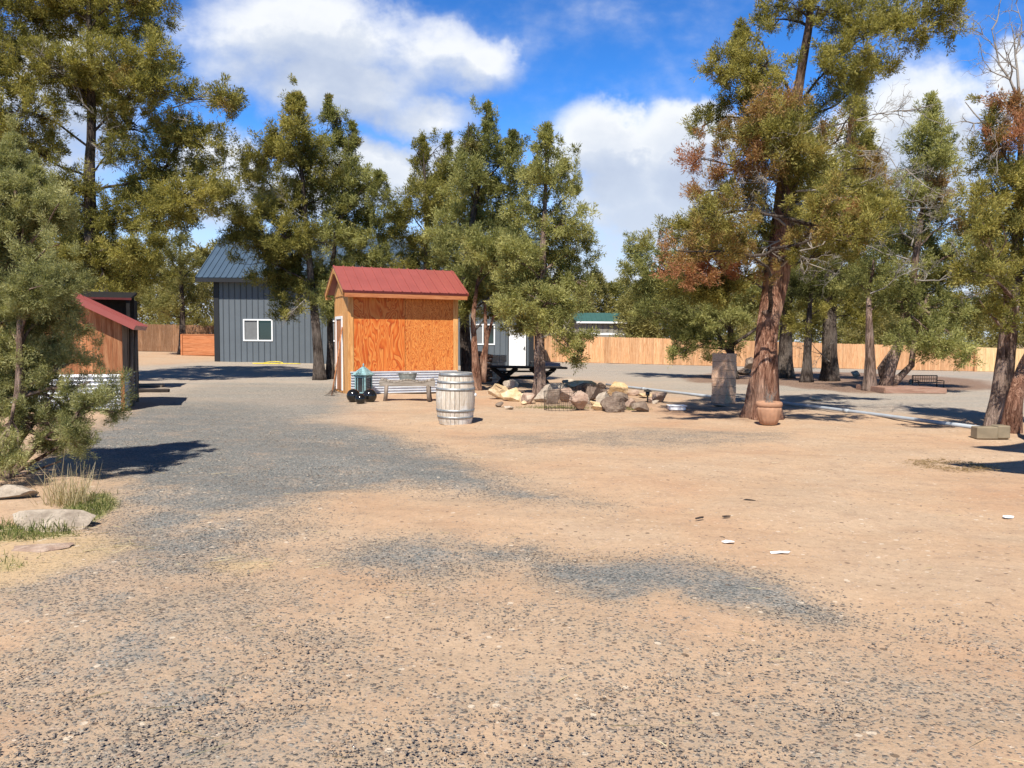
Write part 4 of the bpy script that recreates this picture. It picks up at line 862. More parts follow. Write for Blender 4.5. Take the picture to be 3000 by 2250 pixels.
def cabin():
    c = PG(362, 1202); root = empty('board_cabin', c, R(20), label='small brown board cabin with red roof behind the left bush', cat='cabin')
    W, dep, H = 4.4, 1.9, 1.86        # wall runs to the left of the near corner
    sl = math.tan(R(27)); zt = lambda x: H+(-x)*sl
    wl = MB(); x = 0.; k = 0; rng = random.Random(4)
    while x > -W:
        bw = rng.uniform(.17, .24); z1 = min(zt(x), zt(-2.2)); z2 = zt(x-bw) if x-bw > -2.2 else zt(-4.4-(x-bw)); z1 = zt(x) if x > -2.2 else zt(-4.4-x)
        wl.add([(x-bw+.004, .02, 0), (x, .02, 0), (x, .02, z1), (x-bw+.004, .02, z2), (x-bw+.004, .05, 0), (x, .05, 0), (x, .05, z1), (x-bw+.004, .05, z2)],
               [(0, 1, 2, 3), (7, 6, 5, 4), (0, 4, 5, 1), (1, 5, 6, 2), (2, 6, 7, 3), (3, 7, 4, 0)], None, rng.random()); x -= bw
    wl.build('front_wall', M['redboards'], root)
    sw = MB(); y = .06
    while y < dep: sw.box((-.03, y+.09, H/2), (.03, .17, H), tone=rng.random()); y += .18
    sw.box((-W/2, dep, H/2), (W, .04, H), tone=.3); sw.build('side_wall', M['greywoodz'], root)
    rf = MB(); o = .3
    rf.slab([(o*1.0, -.3, H-o*sl+.08), (o, dep+.3, H-o*sl+.08), (-2.2, dep+.3, zt(-2.2)+.08), (-2.2, -.3, zt(-2.2)+.08)], (sl, 0, 1), .1)
    rf.slab([(-2.2, -.3, zt(-2.2)+.08), (-2.2, dep+.3, zt(-2.2)+.08), (-4.4-o, dep+.3, H-o*sl+.08), (-4.4-o, -.3, H-o*sl+.08)], (-sl, 0, 1), .1)
    for s in (0, 1):
        for q in range(9):
            yy = -.28+q*.305
            a = Vector((o, yy, H-o*sl+.08)); b = Vector((-2.2, yy, zt(-2.2)+.08))
            if s: a = Vector((-4.4-o, yy, a.z))
            rf.box((a+b)/2+Vector((0, 0, .012)), ((b-a).length, .035, .022), rot=Matrix.Rotation(math.atan(sl)*(1 if not s else -1), 4, 'Y'))
    rf.build('roof', M['redmetal'], root)
    sk = MB(); corr(sk, -W, -.02, -.05, .02, .77, .085, .02)
    Mx = Matrix.Rotation(R(90), 4, 'Z'); corr(sk, 0, dep, -.02, .02, .77, .085, .02, Mx); sk.build('corrugated_skirt', M['galv'], root)
    cp = MB(); cp.box((-.0, -.045, .43), (.07, .07, .86)); cp.build('skirt_post', M['redboards'], root)
    for y in (dep*.55, dep-.02):
        p = MB(); p.tube([(.06, y, 0), (.05, y+.01, .9), (.07, y, 1.75)], [.055, .045, .05], 8); p.build('porch_post', M['greywoodz'], root)
cabin()
def leanto():
    a = P(280, 1000, 22.); root = empty('dark_lean_to', (a.x, 22., 0), R(20), label='dark weathered lean-to in deep shade behind the brown cabin', cat='lean-to')
    w = MB(); w.box((.3, .3, 1.34), (1.36, .06, 2.68)); w.box((-.35, .72, 1.3), (.06, .78, 2.6)); w.box((.95, .72, 1.3), (.06, .78, 2.6)); w.build('wall', M['blackwood'], root)
    r = MB(); r.box((.28, .35, 2.72), (1.4, 1.7, .06), rot=Matrix.Rotation(R(8), 4, 'X')); r.build('roof', M['blackwood'], root)
    f = MB(); f.box((.3, -.5, 2.60), (1.4, .04, .06)); f.build('fascia', M['darkred'], root)
    for x in (-.1, 1.2):
        p = MB(); p.box((x-.3, -.42, 1.30), (.09, .09, 2.6)); p.build('post', M['blackwood'], root)
leanto()

def fence(name, pts, h, mat, label, bw=.14, posts=True, cap=.0, rails=True, seed=1):
    """dog-eared picket fence along ground points; pickets vary in height and tone"""
    rng = random.Random(seed); base = Vector(pts[0]); root = empty(name, base, label=label, cat='fence'); mb = MB(); pm = []; rl = MB()
    for i in range(len(pts)-1):
        a, b = Vector(pts[i]), Vector(pts[i+1]); L = math.hypot(b.x-a.x, b.y-a.y); dx = (b.x-a.x)/L; dy = (b.y-a.y)/L; th = math.atan2(dy, dx); n = int(L/bw)
        panel = .5; hh = h
        for k in range(n):
            if k % 17 == 0: panel = rng.random(); hh = h+rng.uniform(-.02, .02)
            s = (k+.5)*L/n; x, y = a.x+dx*s, a.y+dy*s; z = g(x, y); zt = hh+rng.uniform(-.012, .012)
            Mx = Matrix.Translation((x-base.x, y-base.y, z-base.z)) @ Matrix.Rotation(th+rng.uniform(-.02, .02), 4, 'Z')
            w = bw*.5-.003; d = .009
            prof = [(-w, .02), (w, .02), (w, zt-.03), (w-.03, zt), (-w+.03, zt), (-w, zt-.03)]
            vs = [(p, -d, q) for p, q in prof]+[(p, d, q) for p, q in prof]
            mb.add(vs, [(0, 1, 2, 3, 4, 5), (11, 10, 9, 8, 7, 6)]+[(j, j+6, (j+1) % 6+6, (j+1) % 6) for j in range(6)], Mx, min(1, max(0, .2+panel*.45+rng.uniform(0, .5))))
        m = int(L/2.4)+1
        for k in range(m+1):
            s = k*L/m; x, y = a.x+dx*s, a.y+dy*s; z = g(x, y); pm.append((x-base.x-dy*-.08, y-base.y+.07, z-base.z, th))
        for zz in (.35, 1.0, h-.25):
            for k in range(m):
                s0, s1 = k*L/m, (k+1)*L/m; q = (s0+s1)/2; x, y = a.x+dx*q, a.y+dy*q
                rl.box((x-base.x, y-base.y+.03, g(x, y)-base.z+zz), (L/m, .035, .08), rot=Matrix.Rotation(th, 4, 'Z'))
    mb.build('pickets', mat, root); rl.build('rails', mat, root)
    for p in pm:
        q = MB(); q.box((p[0], p[1], p[2]+h/2-.04), (.09, .09, h-.02), rot=Matrix.Rotation(p[3], 4, 'Z')); q.build('post', mat, root)
    return root
def FP(px, D):
    x = P(px, 1000, D).x; return (x, D, g(x, D))
fence('board_fence', [FP(1558, 52.5), FP(2060, 53.), FP(2856, 57.)], 1.79, M['cedar'], 'long cedar picket fence behind the gravel yard', seed=3)
fence('board_fence', [FP(2866, 57.), FP(3500, 60.)], 1.78, M['cedar2'], 'pale yellow picket fence section at the far right', seed=5)
fp = MB(); q = FP(2861, 56.8); fp.box((0, 0, .95), (.16, .16, 1.95), bev=.01); fp.build('gate_post', M['cedar'], None, q, label='thick reddish post between the cedar fence and the pale fence', cat='post')
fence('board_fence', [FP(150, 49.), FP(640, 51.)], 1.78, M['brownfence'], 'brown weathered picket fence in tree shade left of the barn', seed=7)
def slatfence():
    a = P(533, 1040, 46.); z = g(a.x, 46.); root = empty('board_planter', (a.x, 46., z), R(2), label='low screen of orange horizontal boards beside the barn corner', cat='planter')
    b = MB(); w = 2.6
    for k in range(5): b.box((w/2, 0, .12+k*.245), (w, .03, .228), tone=[.2, .6, .4, .8, .5][k])
    b.box((w/2, .0, 1.25), (w, .09, .035), tone=.8); b.build('boards', M['horiz'], root)
    for x in (0, w): p = MB(); p.box((x, .0, .63), (.1, .12, 1.25)); p.build('post', M['horiz'], root)
    s = MB(); s.box((.0, .6, .6), (.03, 1.1, 1.15), tone=.4); s.box((w/2, 1.15, .6), (w, .03, 1.15), tone=.4); s.build('back_boards', M['horiz'], root)
slatfence()
def outbuilding():
    D = 62.; a = P(1693, 980, D); k = D/F; root = empty('outbuilding', (a.x, D, g(a.x, D)), 0., label='green roofed outbuilding showing above the cedar fence', cat='outbuilding')
    W = (1832-1693)*k
    w = MB(); w.box((W/2, 1.8, 1.5), (W, 3.6, 3.)); w.build('wall', M['greige'], root)
    for i in range(14): pass
    r = MB(); sl = (3.95-3.05)/2.1
    r.slab([(-.2, -.3, 3.02), (W+.1, -.3, 3.02), (W-.1, 1.8, 3.75), (-.5, 1.8, 3.75)], Vector((0, -sl, 1)), .05)
    r.slab([(W+.1, 3.9, 3.02), (-.2, 3.9, 3.02), (-.5, 1.8, 3.75), (W-.1, 1.8, 3.75)], Vector((0, sl, 1)), .05)
    gable_ribs(r, -.1, W, -.3, 3.02, 1.8, 3.75, .4, .03, .05); r.build('roof', M['green'], root)
    f = MB(); f.box((W/2, -.32, 2.93), (W+.3, .05, .14)); f.build('gutter', M['white'], root)
    t = MB(); t.box((W/2, -.012, 2.02), (W, .03, .16)); t.build('trim', M['white'], root)
    b = MB()
    for q in range(9): b.box((.3+q*W/9, -.01, 2.5), (.03, .02, .8))
    b.build('siding_batten', M['rib'], root)
outbuilding()

# ------------------------------------------------------------------ rocks
def rock(px, py, w, h, mat, label, seed, name='rock', flat=1., group='rocks of the rock garden', sink=.1, dof=0.):
    """px,py = middle of the foot in the photo; w,h in photo pixels"""
    rng = np.random.default_rng(seed); c = PG(px, py); k = c.y/F; W, H = w*k/2*1.2, h*k*.98
    bm = bmesh.new(); bmesh.ops.create_icosphere(bm, subdivisions=4, radius=1)
    pl = []
    for _ in range(13):
        d = Vector(rng.normal(size=3)); d.normalize(); pl.append((d, rng.uniform(.36, .72)))
    sv = Vector(rng.uniform(0, 50, 3))
    for v in bm.verts:
        p = v.co.normalized()*1.05
        for d, t in pl:
            q = p.dot(d)
            if q > t: p -= d*(q-t)*.96
        p *= 1+.07*mnoise.fractal(p*2.+sv, 1., 2., 5)
        p += p.normalized()*.035*mnoise.noise(p*7+sv); v.co = p
    mx = [max(abs(v.co[i]) for v in bm.verts) for i in range(3)]
    zmin = min(v.co.z for v in bm.verts); zmax = max(v.co.z for v in bm.verts)
    for v in bm.verts:
        v.co = Vector((v.co.x/mx[0]*W, v.co.y/mx[1]*W*.8*flat, (v.co.z-zmin)/(zmax-zmin)*H*(1+sink)-H*sink))
    me = bpy.data.meshes.new(name); bm.to_mesh(me); bm.free()
    me.polygons.foreach_set('use_smooth', [False]*len(me.polygons))
    o = link(name, me, M[mat], None, (c.x, c.y+W*.35+dof, c.z), label=label, cat='rock', group=group); return o
RK = [(1462, 1172, 60, 50, 'rock_tan', 'pale yellow boulder leaning at the left end of the rock garden'),
      (1490, 1150, 50, 40, 'rock_grey', 'grey topped rock behind the pale yellow boulder'),
      (1505, 1176, 66, 42, 'rock_tan', 'broad pale yellow rock right of the leftmost boulder'),
      (1530, 1180, 26, 30, 'rock_tan', 'small pointed cream rock left of the juniper trunk'),
      (1552, 1184, 44, 34, 'rock_pink', 'squat pink brown rock at the foot of the pointed juniper'),
      (1600, 1180, 62, 56, 'rock_grey', 'large pale slab right of the pointed juniper trunk'),
      (1632, 1160, 70, 40, 'rock_grey', 'long pale slab lying on top behind the wire basket'),
      (1625, 1185, 40, 48, 'rock_dark', 'dark cleft rock left of the wire basket'),
      (1665, 1180, 60, 46, 'rock_pink', 'pinkish block behind the right half of the wire basket'),
      (1700, 1205, 56, 62, 'rock_pink', 'tall pinkish rock right of the wire basket'),
      (1738, 1175, 46, 44, 'rock_dark', 'grey brown rock in the middle of the pile'),
      (1768, 1188, 44, 42, 'rock_grey', 'cracked grey rock left of the golden boulder'),
      (1752, 1204, 44, 28, 'rock_tan', 'low cream rock in front with grass at its foot'),
      (1812, 1165, 54, 48, 'rock_gold', 'golden yellow boulder, highest of the rock garden'),
      (1812, 1190, 50, 44, 'rock_dark', 'dark brown rock below the golden boulder'),
      (1800, 1208, 64, 48, 'rock_dark', 'biggest dark brown boulder at the front of the pile'),
      (1850, 1196, 34, 30, 'rock_pink', 'small brown rock right of the biggest dark boulder'),
      (1882, 1207, 54, 32, 'rock_dark', 'dark rounded boulder below the path light'),
      (1858, 1160, 40, 20, 'rock_pink', 'flat brown rock right of the golden boulder'),
      (1893, 1166, 60, 14, 'rock_tan', 'thin flat pinkish slab beside the path light'),
      (1932, 1180, 44, 30, 'rock_pink', 'round brown rock right of the path light'),
      (1700, 1142, 90, 28, 'rock_tan', 'wide flat cream slab at the back of the rock garden'),
      (1663, 1128, 60, 18, 'rock_grey', 'low pale stone at the rear left of the rock garden'),
      (1715, 1148, 60, 26, 'rock_dark', 'dark flat rock under the wide cream slab'),
      (1758, 1146, 46, 26, 'rock_dark', 'small dark brown rock left of the white pipe end')]
for i, (px, py, w, h, m, lb) in enumerate(RK): rock(px, py, w, h, m, lb, 100+i)
rock(120, 1546, 225, 40, 'rock_grey', 'long flat pale rock in the grass below the left bush', 217, flat=.8, sink=.6, group='rocks under the left bush')
rr_ = random.Random(12)
for i in range(16):
    rock(rr_.uniform(1450, 1930), rr_.uniform(1150, 1196)+4, rr_.uniform(16, 30), rr_.uniform(10, 20), rr_.choice(['rock_pink', 'rock_dark', 'rock_tan', 'rock_grey']), 'small broken stone lying among the larger rocks of the rock garden', 300+i, group='small stones filling the rock garden')
rock(20, 1465, 120, 45, 'rock_grey', 'shaded grey rock at the left edge under the bush', 202, group='rocks under the left bush')
rock(90, 1620, 150, 12, 'rock_pink', 'low reddish rock barely out of the ground at the left edge', 203, group='rocks under the left bush')
rock(2110, 1192, 60, 10, 'rock_pink', 'low pinkish stones in front of the plywood pillar', 204, group=None)
rock(2392, 1172, 36, 12, 'rock_grey', 'small white stone on the gravel right of the thick trunk', 205, group=None)
rock(2205, 1085, 44, 40, 'rock_dark', 'dark lump of rock between the pillar and the thick trunk', 206, group=None)
rock(2192, 1100, 50, 22, 'rock_dark', 'low dark rock in shade right of the pillar', 208, group=None)
rock(2510, 1105, 26, 20, 'rock_pink', 'brown rock left of the pale barked trunk', 207, group=None)
rock(2612, 1130, 18, 20, 'rock_grey', 'small grey stone at the foot of the leaning stems', 209, group=None)
rock(2668, 1130, 18, 20, 'rock_grey', 'small pointed grey stone left of the wire bench', 210, group=None)

# gravel heap against the fence
def heap():
    c = PG(1860, 1059); k = c.y/F; mb = MB(); prof = []
    rng = np.random.default_rng(2); n = 30; vs = []
    m, t = newmat('heaped_gravel'); n_ = t.noise(t.geo(), 14, 5, .7); t.out(t.ramp(n_, [(.3, (.17, .14, .115)), (.7, (.34, .29, .24))]), .95, 0, t.bump(n_, .8, .05))
    mb.lathe([(48*k*(1-t_**1.25)*1., 19*k*t_-.05) for t_ in [i/12 for i in range(12)]]+[(.03, 18.9*k-.05)], 36, fn=lambda th, z: 1+.10*math.sin(th*2+1)+.05*math.sin(th*5+z*4))
    mb.build('gravel_pile', m, None, c-Vector((0, .9, 0)), label='low cone of brown gravel heaped against the cedar fence', cat='gravel pile')
heap()

# ------------------------------------------------------------------ objects by the shed
def barrel():
    c = PG(1330, 1246); k = c.y/F; root = empty('wine_barrel', c+Vector((0, .3, 0)), 0., label='weathered whitish wooden barrel with grey metal hoops', cat='barrel')
    root.rotation_euler = (R(.8), R(.3), .4)
    H = .95; rb, rm = .295, .36
    def rad(z): t = z/H*2-1; return rm-(rm-rb)*abs(t)**2.1
    mb = MB(); ns = 26
    for s in range(ns):
        a0, a1 = 2*PI*s/ns+.010, 2*PI*(s+1)/ns-.010; vs = []; N = 14
        for i in range(N+1):
            z = H*i/N; r = rad(z)
            for a in (a0, (a0+a1)/2, a1): vs.append((r*math.cos(a), r*math.sin(a), z))
            vs.append((.97*r*math.cos(a1), .97*r*math.sin(a1), z)); vs.append((.92*r*math.cos((a0+a1)/2), .92*r*math.sin((a0+a1)/2), z)); vs.append((.97*r*math.cos(a0), .97*r*math.sin(a0), z))
        fs = [(i*6+j, i*6+(j+1) % 6, (i+1)*6+(j+1) % 6, (i+1)*6+j) for i in range(N) for j in range(6)]+[tuple(reversed(range(6))), tuple(range(N*6, N*6+6))]
        mb.add(vs, fs, None, random.Random(s).random(), False)
    st = mb.build('staves', M['barrel'], root)
    hd = MB(); hd.lathe([(.0001, H-.045), (rb*.93, H-.045)], 26, cap=False); hd.lathe([(rb*.92, H-.07), (rb*.93, H-.04)], 26); hd.build('barrel_head', M['greywood'], root)
    for z0, z1 in ((.885, .948), (.755, .800), (.625, .675), (.235, .285), (.115, .155), (-.0, .002)):
        if z1 < .01: continue
        h = MB(); h.lathe([(rad(z0)+.001, z0), (rad(z0)+.006, z0), (rad(z1)+.006, z1), (rad(z1)+.001, z1)], 48); h.build('hoop', M['hoop'], root)
    b = MB(); a = R(-28); r = rad(.5); Mx = Matrix.Translation((r*math.cos(a), r*math.sin(a), .54)) @ Matrix.Rotation(a, 4, 'Z') @ Matrix.Rotation(R(90), 4, 'Y')
    b.lathe([(.032, -.01), (.036, .012), (.022, .03)], 14, M=Mx); b.build('bung', M['white'], root)
barrel()
def lantern():
    c = PG(1063, 1160); root = empty('lantern', c+Vector((0, .1, 0)), R(-22), label='tall teal painted lantern with house shaped roof by the shed', cat='lantern')
    w, h = .33, .50; fr = MB()
    for sx in (-1, 1):
        for sy in (-1, 1): fr.box((sx*w/2*.92, sy*w/2*.92, .05+h/2), (.035, .035, h))
    fr.box((0, 0, .025), (w+.06, w+.06, .05), bev=.008); fr.box((0, 0, h+.05), (w+.04, w+.04, .04), bev=.006)
    for s in (-1, 1):
        for a in (0, 1):
            for z in (.09, h-.0):
                fr.box((0, s*w/2*.92, z) if a else (s*w/2*.92, 0, z), (w*.8, .02, .03) if a else (.02, w*.8, .03))
    for s in (-1, 1): fr.box((s*w*.25, -w/2*.92, .05+h/2), (.015, .014, h*.9))
    fr.build('frame', M['teal'], root)
    for s in (-1, 1):
        p = MB(); p.box((0, s*w/2*.88, .05+h/2), (w*.84, .006, h*.86)); p.build('pane', M['glass'], root)
        p = MB(); p.box((s*w/2*.88, 0, .05+h/2), (.006, w*.84, h*.86)); p.build('pane', M['glass'], root)
    rf = MB(); b = w/2+.06; z0 = h+.07
    rf.add([(-b, -b, z0), (b, -b, z0), (b, b, z0), (-b, b, z0), (-.03, -.03, z0+.21), (.03, -.03, z0+.21), (.03, .03, z0+.21), (-.03, .03, z0+.21)], [(3, 2, 1, 0), (4, 5, 6, 7), (0, 1, 5, 4), (1, 2, 6, 5), (2, 3, 7, 6), (3, 0, 4, 7)])
    # little gable dormer with vent slots
    rf.add([(-.12, -b-.005, z0), (.12, -b-.005, z0), (0, -b-.005, z0+.15), (-.12, -.05, z0+.1), (.12, -.05, z0+.1), (0, -.03, z0+.17)], [(0, 1, 2), (0, 2, 5, 3), (1, 4, 5, 2)])
    r = rf.build('roof', M['teal'], root)
    v = MB()
    for i in range(5): v.box(((i-2)*.032, -b-.008, z0+.03+(.02 if i == 2 else 0)), (.012, .008, .03+(.02 if i == 2 else 0)))
    v.build('vent_slot', M['black'], r)
    f = MB(); f.lathe([(.022, 0), (.03, .015), (.012, .03), (.028, .055), (.012, .08), (.004, .10)], 12, (0, 0, z0+.21)); f.build('finial', M['teal'], root)
lantern()
for i, (px, py, r, lb) in enumerate([(1033, 1179, .165, 'glossy black ball left of the teal lantern'), (1081, 1180, .17, 'glossy black ball right of the teal lantern'), (1054, 1184, .125, 'smallest glossy black ball, in front of the teal lantern')]):
    c = PG(px, py); mb = MB(); N = 18
    mb.lathe([(r*math.sin(PI*j/N) if 0 < j < N else .002, r*(1-math.cos(PI*j/N))-.01) for j in range(N+1)], 32)
    mb.build('ornamental_ball', M['black'], None, c+Vector((0, r*.6, 0)), label=lb, cat='garden ball', group='black balls around the lantern')
def bench():
    c = PG(1190, 1176); root = empty('rustic_bench', c+Vector((0, .25, 0)), R(5), label='weathered grey wooden bench with scalloped stave seat against the skirt', cat='bench')
    W = 1.32; zs = .47
    st = MB(); n = 17
    for i in range(n):
        x = -W/2+W*(i+.5)/n; z = zs+.035+.03*math.cos(2*PI*(x/W)*2.0)
        sl = -.03*math.sin(2*PI*(x/W)*2.)*2*PI*2/W
        st.box((x, 0, z), (W/n-.004, .42, .035), rot=Matrix.Rotation(-math.atan(sl), 4, 'Y'), tone=random.Random(i).random(), bev=.004)
    st.build('seat_staves', M['greywood'], root)
    ap = MB()
    for y in (-.19, .19):
        vs = []; N = 24
        for i in range(N+1):
            x = -W/2-.02+(W+.04)*i/N; z = zs+.012+.03*math.cos(2*PI*(x/W)*2.0); vs += [(x, y-.02, zs-.10), (x, y-.02, z), (x, y+.02, z), (x, y+.02, zs-.10)]
        ap.add(vs, [(i*4+j, i*4+(j+1) % 4, i*4+4+(j+1) % 4, i*4+4+j) for i in range(N) for j in range(4)]+[(3, 2, 1, 0), (N*4, N*4+1, N*4+2, N*4+3)])
    ap.build('apron', M['greywood'], root)
    for x, y, t in ((-.52, -.19, .9), (.52, -.17, .5), (-.54, .17, .3), (.54, .19, .3)):
        l = MB(); l.tube([(x*1.04, y*1.1, 0), (x, y, .2), (x*.98, y, zs-.06)], [.05, .045, .05], 10, tone=t); l.build('leg', M['greywoodz'], root)
    return root
bb = bench()
def tub():
    c = PG(1190, 1176)+Vector((0, .25, .517)); root = empty('galvanised_tub', c, R(5), label='oval galvanised tub of white stones on the bench', cat='tub')
    el = lambda th, z: 1.
    mb = MB(); Mx = Matrix.Scale(.55, 4, (0, 1, 0))
    mb.lathe([(.19, 0), (.2, .06), (.215, .08), (.22, .10), (.235, .165), (.245, .17), (.235, .175), (.225, .16), (.2, .12)], 36, M=Mx, cap=False); mb.lathe([(.001, .005), (.19, .006)], 36, M=Mx, cap=False)
    mb.lathe([(.001, .12), (.20, .12)], 36, M=Mx, cap=False); mb.build('tub_body', M['tub'], root)
    for s in (-1, 1):
        h = MB(); h.tube([(s*.235, -.03, .14), (s*.27, -.03, .15), (s*.27, .03, .15), (s*.235, .03, .14)], .006, 6); h.build('handle', M['tub'], root)
    rng = random.Random(8)
    s_ = MB()
    for i in range(9):
        a = rng.uniform(0, 6.28); q = rng.uniform(0, .12); r = rng.uniform(.02, .04); cc = (q*math.cos(a)*1.3+.04, q*math.sin(a)*.5, .15)
        s_.lathe([(.002, -r), (r*.8, -r*.5), (r, 0), (r*.7, r*.6), (.002, r*.9)], 8, cc, cap=False)
    s_.build('stones', M['paper'], root)
tub()
def leaning(label, name, px, py, top, head, headmat, seed):
    c = PG(px, py); root = empty(name, c, label=label, cat=name.replace('_', ' ')); tp = P(*top)-c
    h = MB(); h.tube([Vector((0, 0, .02)), tp*.5+Vector((.01, .0, 0)), tp], [.018, .017, .015], 8); h.build('handle', M['greywoodz'] if seed else M['redboards'], root)
    hm = MB(); rng = random.Random(seed)
    if head == 'rake':
        for i in range(9):
            a = (i-4)*.07; hm.tube([tp*.10, Vector((-.02+math.sin(a)*.3, -.03, .06)), Vector((math.sin(a)*.55-.04, -.10, .0))], .004, 5, tone=.5)
        hm.tube([Vector((-.17, -.03, .08)), Vector((.13, -.03, .08))], .005, 5)
    else:
        for i in range(7): hm.tube([tp*.13, Vector(((i-3)*.012, 0, .16)), Vector(((i-3)*.02, -.01, 0))], .007, 5)
        hm.tube([tp*.13, tp*.1], .03, 8)
    hm.build('tines' if head == 'rake' else 'bristles', M[headmat], root)
leaning('old rake with splayed thin tines leaning on the shed side', 'rake', 972, 1160, (1003, 952, 21.75), 'rake', 'rust', 0)
leaning('short handled worn broom leaning beside the rake', 'broom', 980, 1150, (992, 1000, 22.2), 'broom', 'rust', 1)
# scrap of yellow by the shed foot
hs = MB(); c = PG(812, 1066); pts = [Vector((.75*math.cos(t*.42)*(.5+.02*t)-.1*t*.2, .12*math.sin(t*.42)*2, .03+.09*max(0, math.sin(t*.42))*(t < 14))) for t in range(26)]+[Vector((.9, 0, .03)), Vector((1.3, -.05, .03))]
hs.tube(pts, .022, 8); hs.build('garden_hose', M['yellow'], None, c-Vector((0, .3, 0)), label='coiled yellow hose on the ground by the barn wall', cat='hose')

# ------------------------------------------------------------------ picnic table, wood pile, pale box
def picnic():
    a = PG(1500, 1128); b = PG(1590, 1120); root = empty('picnic_table', a, 0., label='long dark plank table on crossed legs behind the pointed juniper', cat='table')
    D = a.y; L0 = P(1424, 1074, D+.2)-a; L1 = P(1652, 1078, D-.2)-a; zt = .5*(L0.z+L1.z); 
    top = MB(); th = math.atan2(L1.y-L0.y, L1.x-L0.x); ln = (L1-L0).length; c = (L0+L1)/2
    for k in range(4):
        off = -.33+k*.22; top.box((c.x+(-.25+.1*k if k % 2 else .12), c.y+off, zt+.01*(k % 2)), (ln*(.93 if k % 2 else .98), .205, .055), rot=Matrix.Rotation(th, 4, 'Z'), tone=.3+.2*k, bev=.01)
    top.build('tabletop', M['darkwood'], root)
    for px in (1478, 1590):
        q = P(px, 1100, D)-a; l = MB()
        for s in (-1, 1): l.tube([Vector((q.x+s*.42, q.y+.05*s, zt-.02)), Vector((q.x, q.y+.03*s, zt*.42)), Vector((q.x-s*.2, q.y, 0))], [.075, .085, .08], 8)
        l.build('crossed_leg', M['darkwood'], root)
    br = MB(); br.tube([Vector((P(1478, 1100, D).x-a.x, 0, zt*.42)), Vector((P(1590, 1100, D).x-a.x, 0, zt*.42))], .045, 8); br.build('stretcher', M['darkwood'], root)
    p = P(1557, 1074, D)-a; j = MB(); j.lathe([(.07, 0), (.085, .02), (.085, .16), (.09, .17), (.085, .18), (.07, .17), (.065, .02)], 20)
    j.build('crock', M['greige'], None, a+Vector((p.x, -.05, zt+.03)), label='small grey crock standing on the dark plank table', cat='crock')
    # bench beside, mostly hidden
    s = MB(); s.box((c.x, c.y+.95, .42), (ln*.8, .28, .05), tone=.4); s2 = empty('plank_bench', a, 0., label='dark plank bench on the far side of the plank table', cat='bench')
    s.build('seat', M['darkwood'], s2)
    for q in (-.7, .7): l = MB(); l.box((c.x+q, c.y+.95, .2), (.1, .24, .39)); l.build('leg', M['darkwood'], s2)
picnic()
def woodpile():
    c = PG(1416, 1122); rng = random.Random(6); root = empty('log_stack', c, 0., label='stack of split reddish juniper logs beside the slender red trunk', cat='firewood')
    for k in range(15):
        mb = MB(); z = .05+(k//2)*.135; x = (k % 2)*.2-.1+rng.uniform(-.03, .03); r = rng.uniform(.055, .08)
        a = Vector((x-.16, rng.uniform(-.1, .1), z+.06)); b = Vector((x+.2, rng.uniform(-.1, .1), z+.06+rng.uniform(-.03, .03)))
        mb.tube([a, (a+b)/2+Vector((0, 0, rng.uniform(-.02, .02))), b], [r, r*1.1, r*.9], 7, fn=lambda th, t, p: 1+.12*math.sin(th*3+k)); mb.build('log', M['bark_red'], root)
woodpile()
def palebox():
    c = PG(1458, 1112); k = c.y/F; root = empty('stone_block', c+Vector((0, .3, 0)), R(6), label='pale block of stacked masonry behind the plank table', cat='masonry block')
    b = MB(); 
    for r in range(4):
        for q in range(2): b.box((-.14+.29*q+(.03 if r % 2 else -.03), 0, .11+.215*r), (.28, .3, .208), bev=.012, tone=random.Random(r*3+q).random())
    b.build('blocks', M['rock_grey'], root)
    cp = MB(); cp.box((0, 0, .895), (.64, .36, .05), bev=.01); cp.build('coping', M['rock_grey'], root)
palebox()

# ------------------------------------------------------------------ right-hand things
def pillar():
    c = PG(2126, 1183); k = c.y/F; root = empty('plywood_pillar', c, R(0), label='square pillar of weathered plywood boxes left of the thick trunk', cat='pillar')
    # near edge at origin; faces run back-left and back-right
    wL, wR = .40, .44; n = 6; H = 148*k; a1 = R(135); a2 = R(42); u = Vector((math.cos(a1), math.sin(a1), 0)); v = Vector((math.cos(a2), math.sin(a2), 0))
    for i in range(n):
        z0 = H*i/n+.002; z1 = H*(i+1)/n-.006; mb = MB(); j = .006*((i*5) % 3-1); o = Vector((j, 0, 0)); q = [o, o+v*wR, o+v*wR+u*wL, o+u*wL]
        mb.add([p+Vector((0, 0, z0)) for p in q]+[p+Vector((0, 0, z1)) for p in q], [(3, 2, 1, 0), (4, 5, 6, 7), (0, 1, 5, 4), (1, 2, 6, 5), (2, 3, 7, 6), (3, 0, 4, 7)], None, .1+.14*i)
        mb.build('box_section', M['plyg'], root)
    cr = MB(); z = Vector((0, 0, 1)); cc = (u*wL+v*wR)/2
    cr.box((cc.x, cc.y, H/2), (.36, .36, H-.02), rot=Matrix.Rotation(a2, 4, 'Z')); cr.build('core', M['blackwood'], root)
pillar()
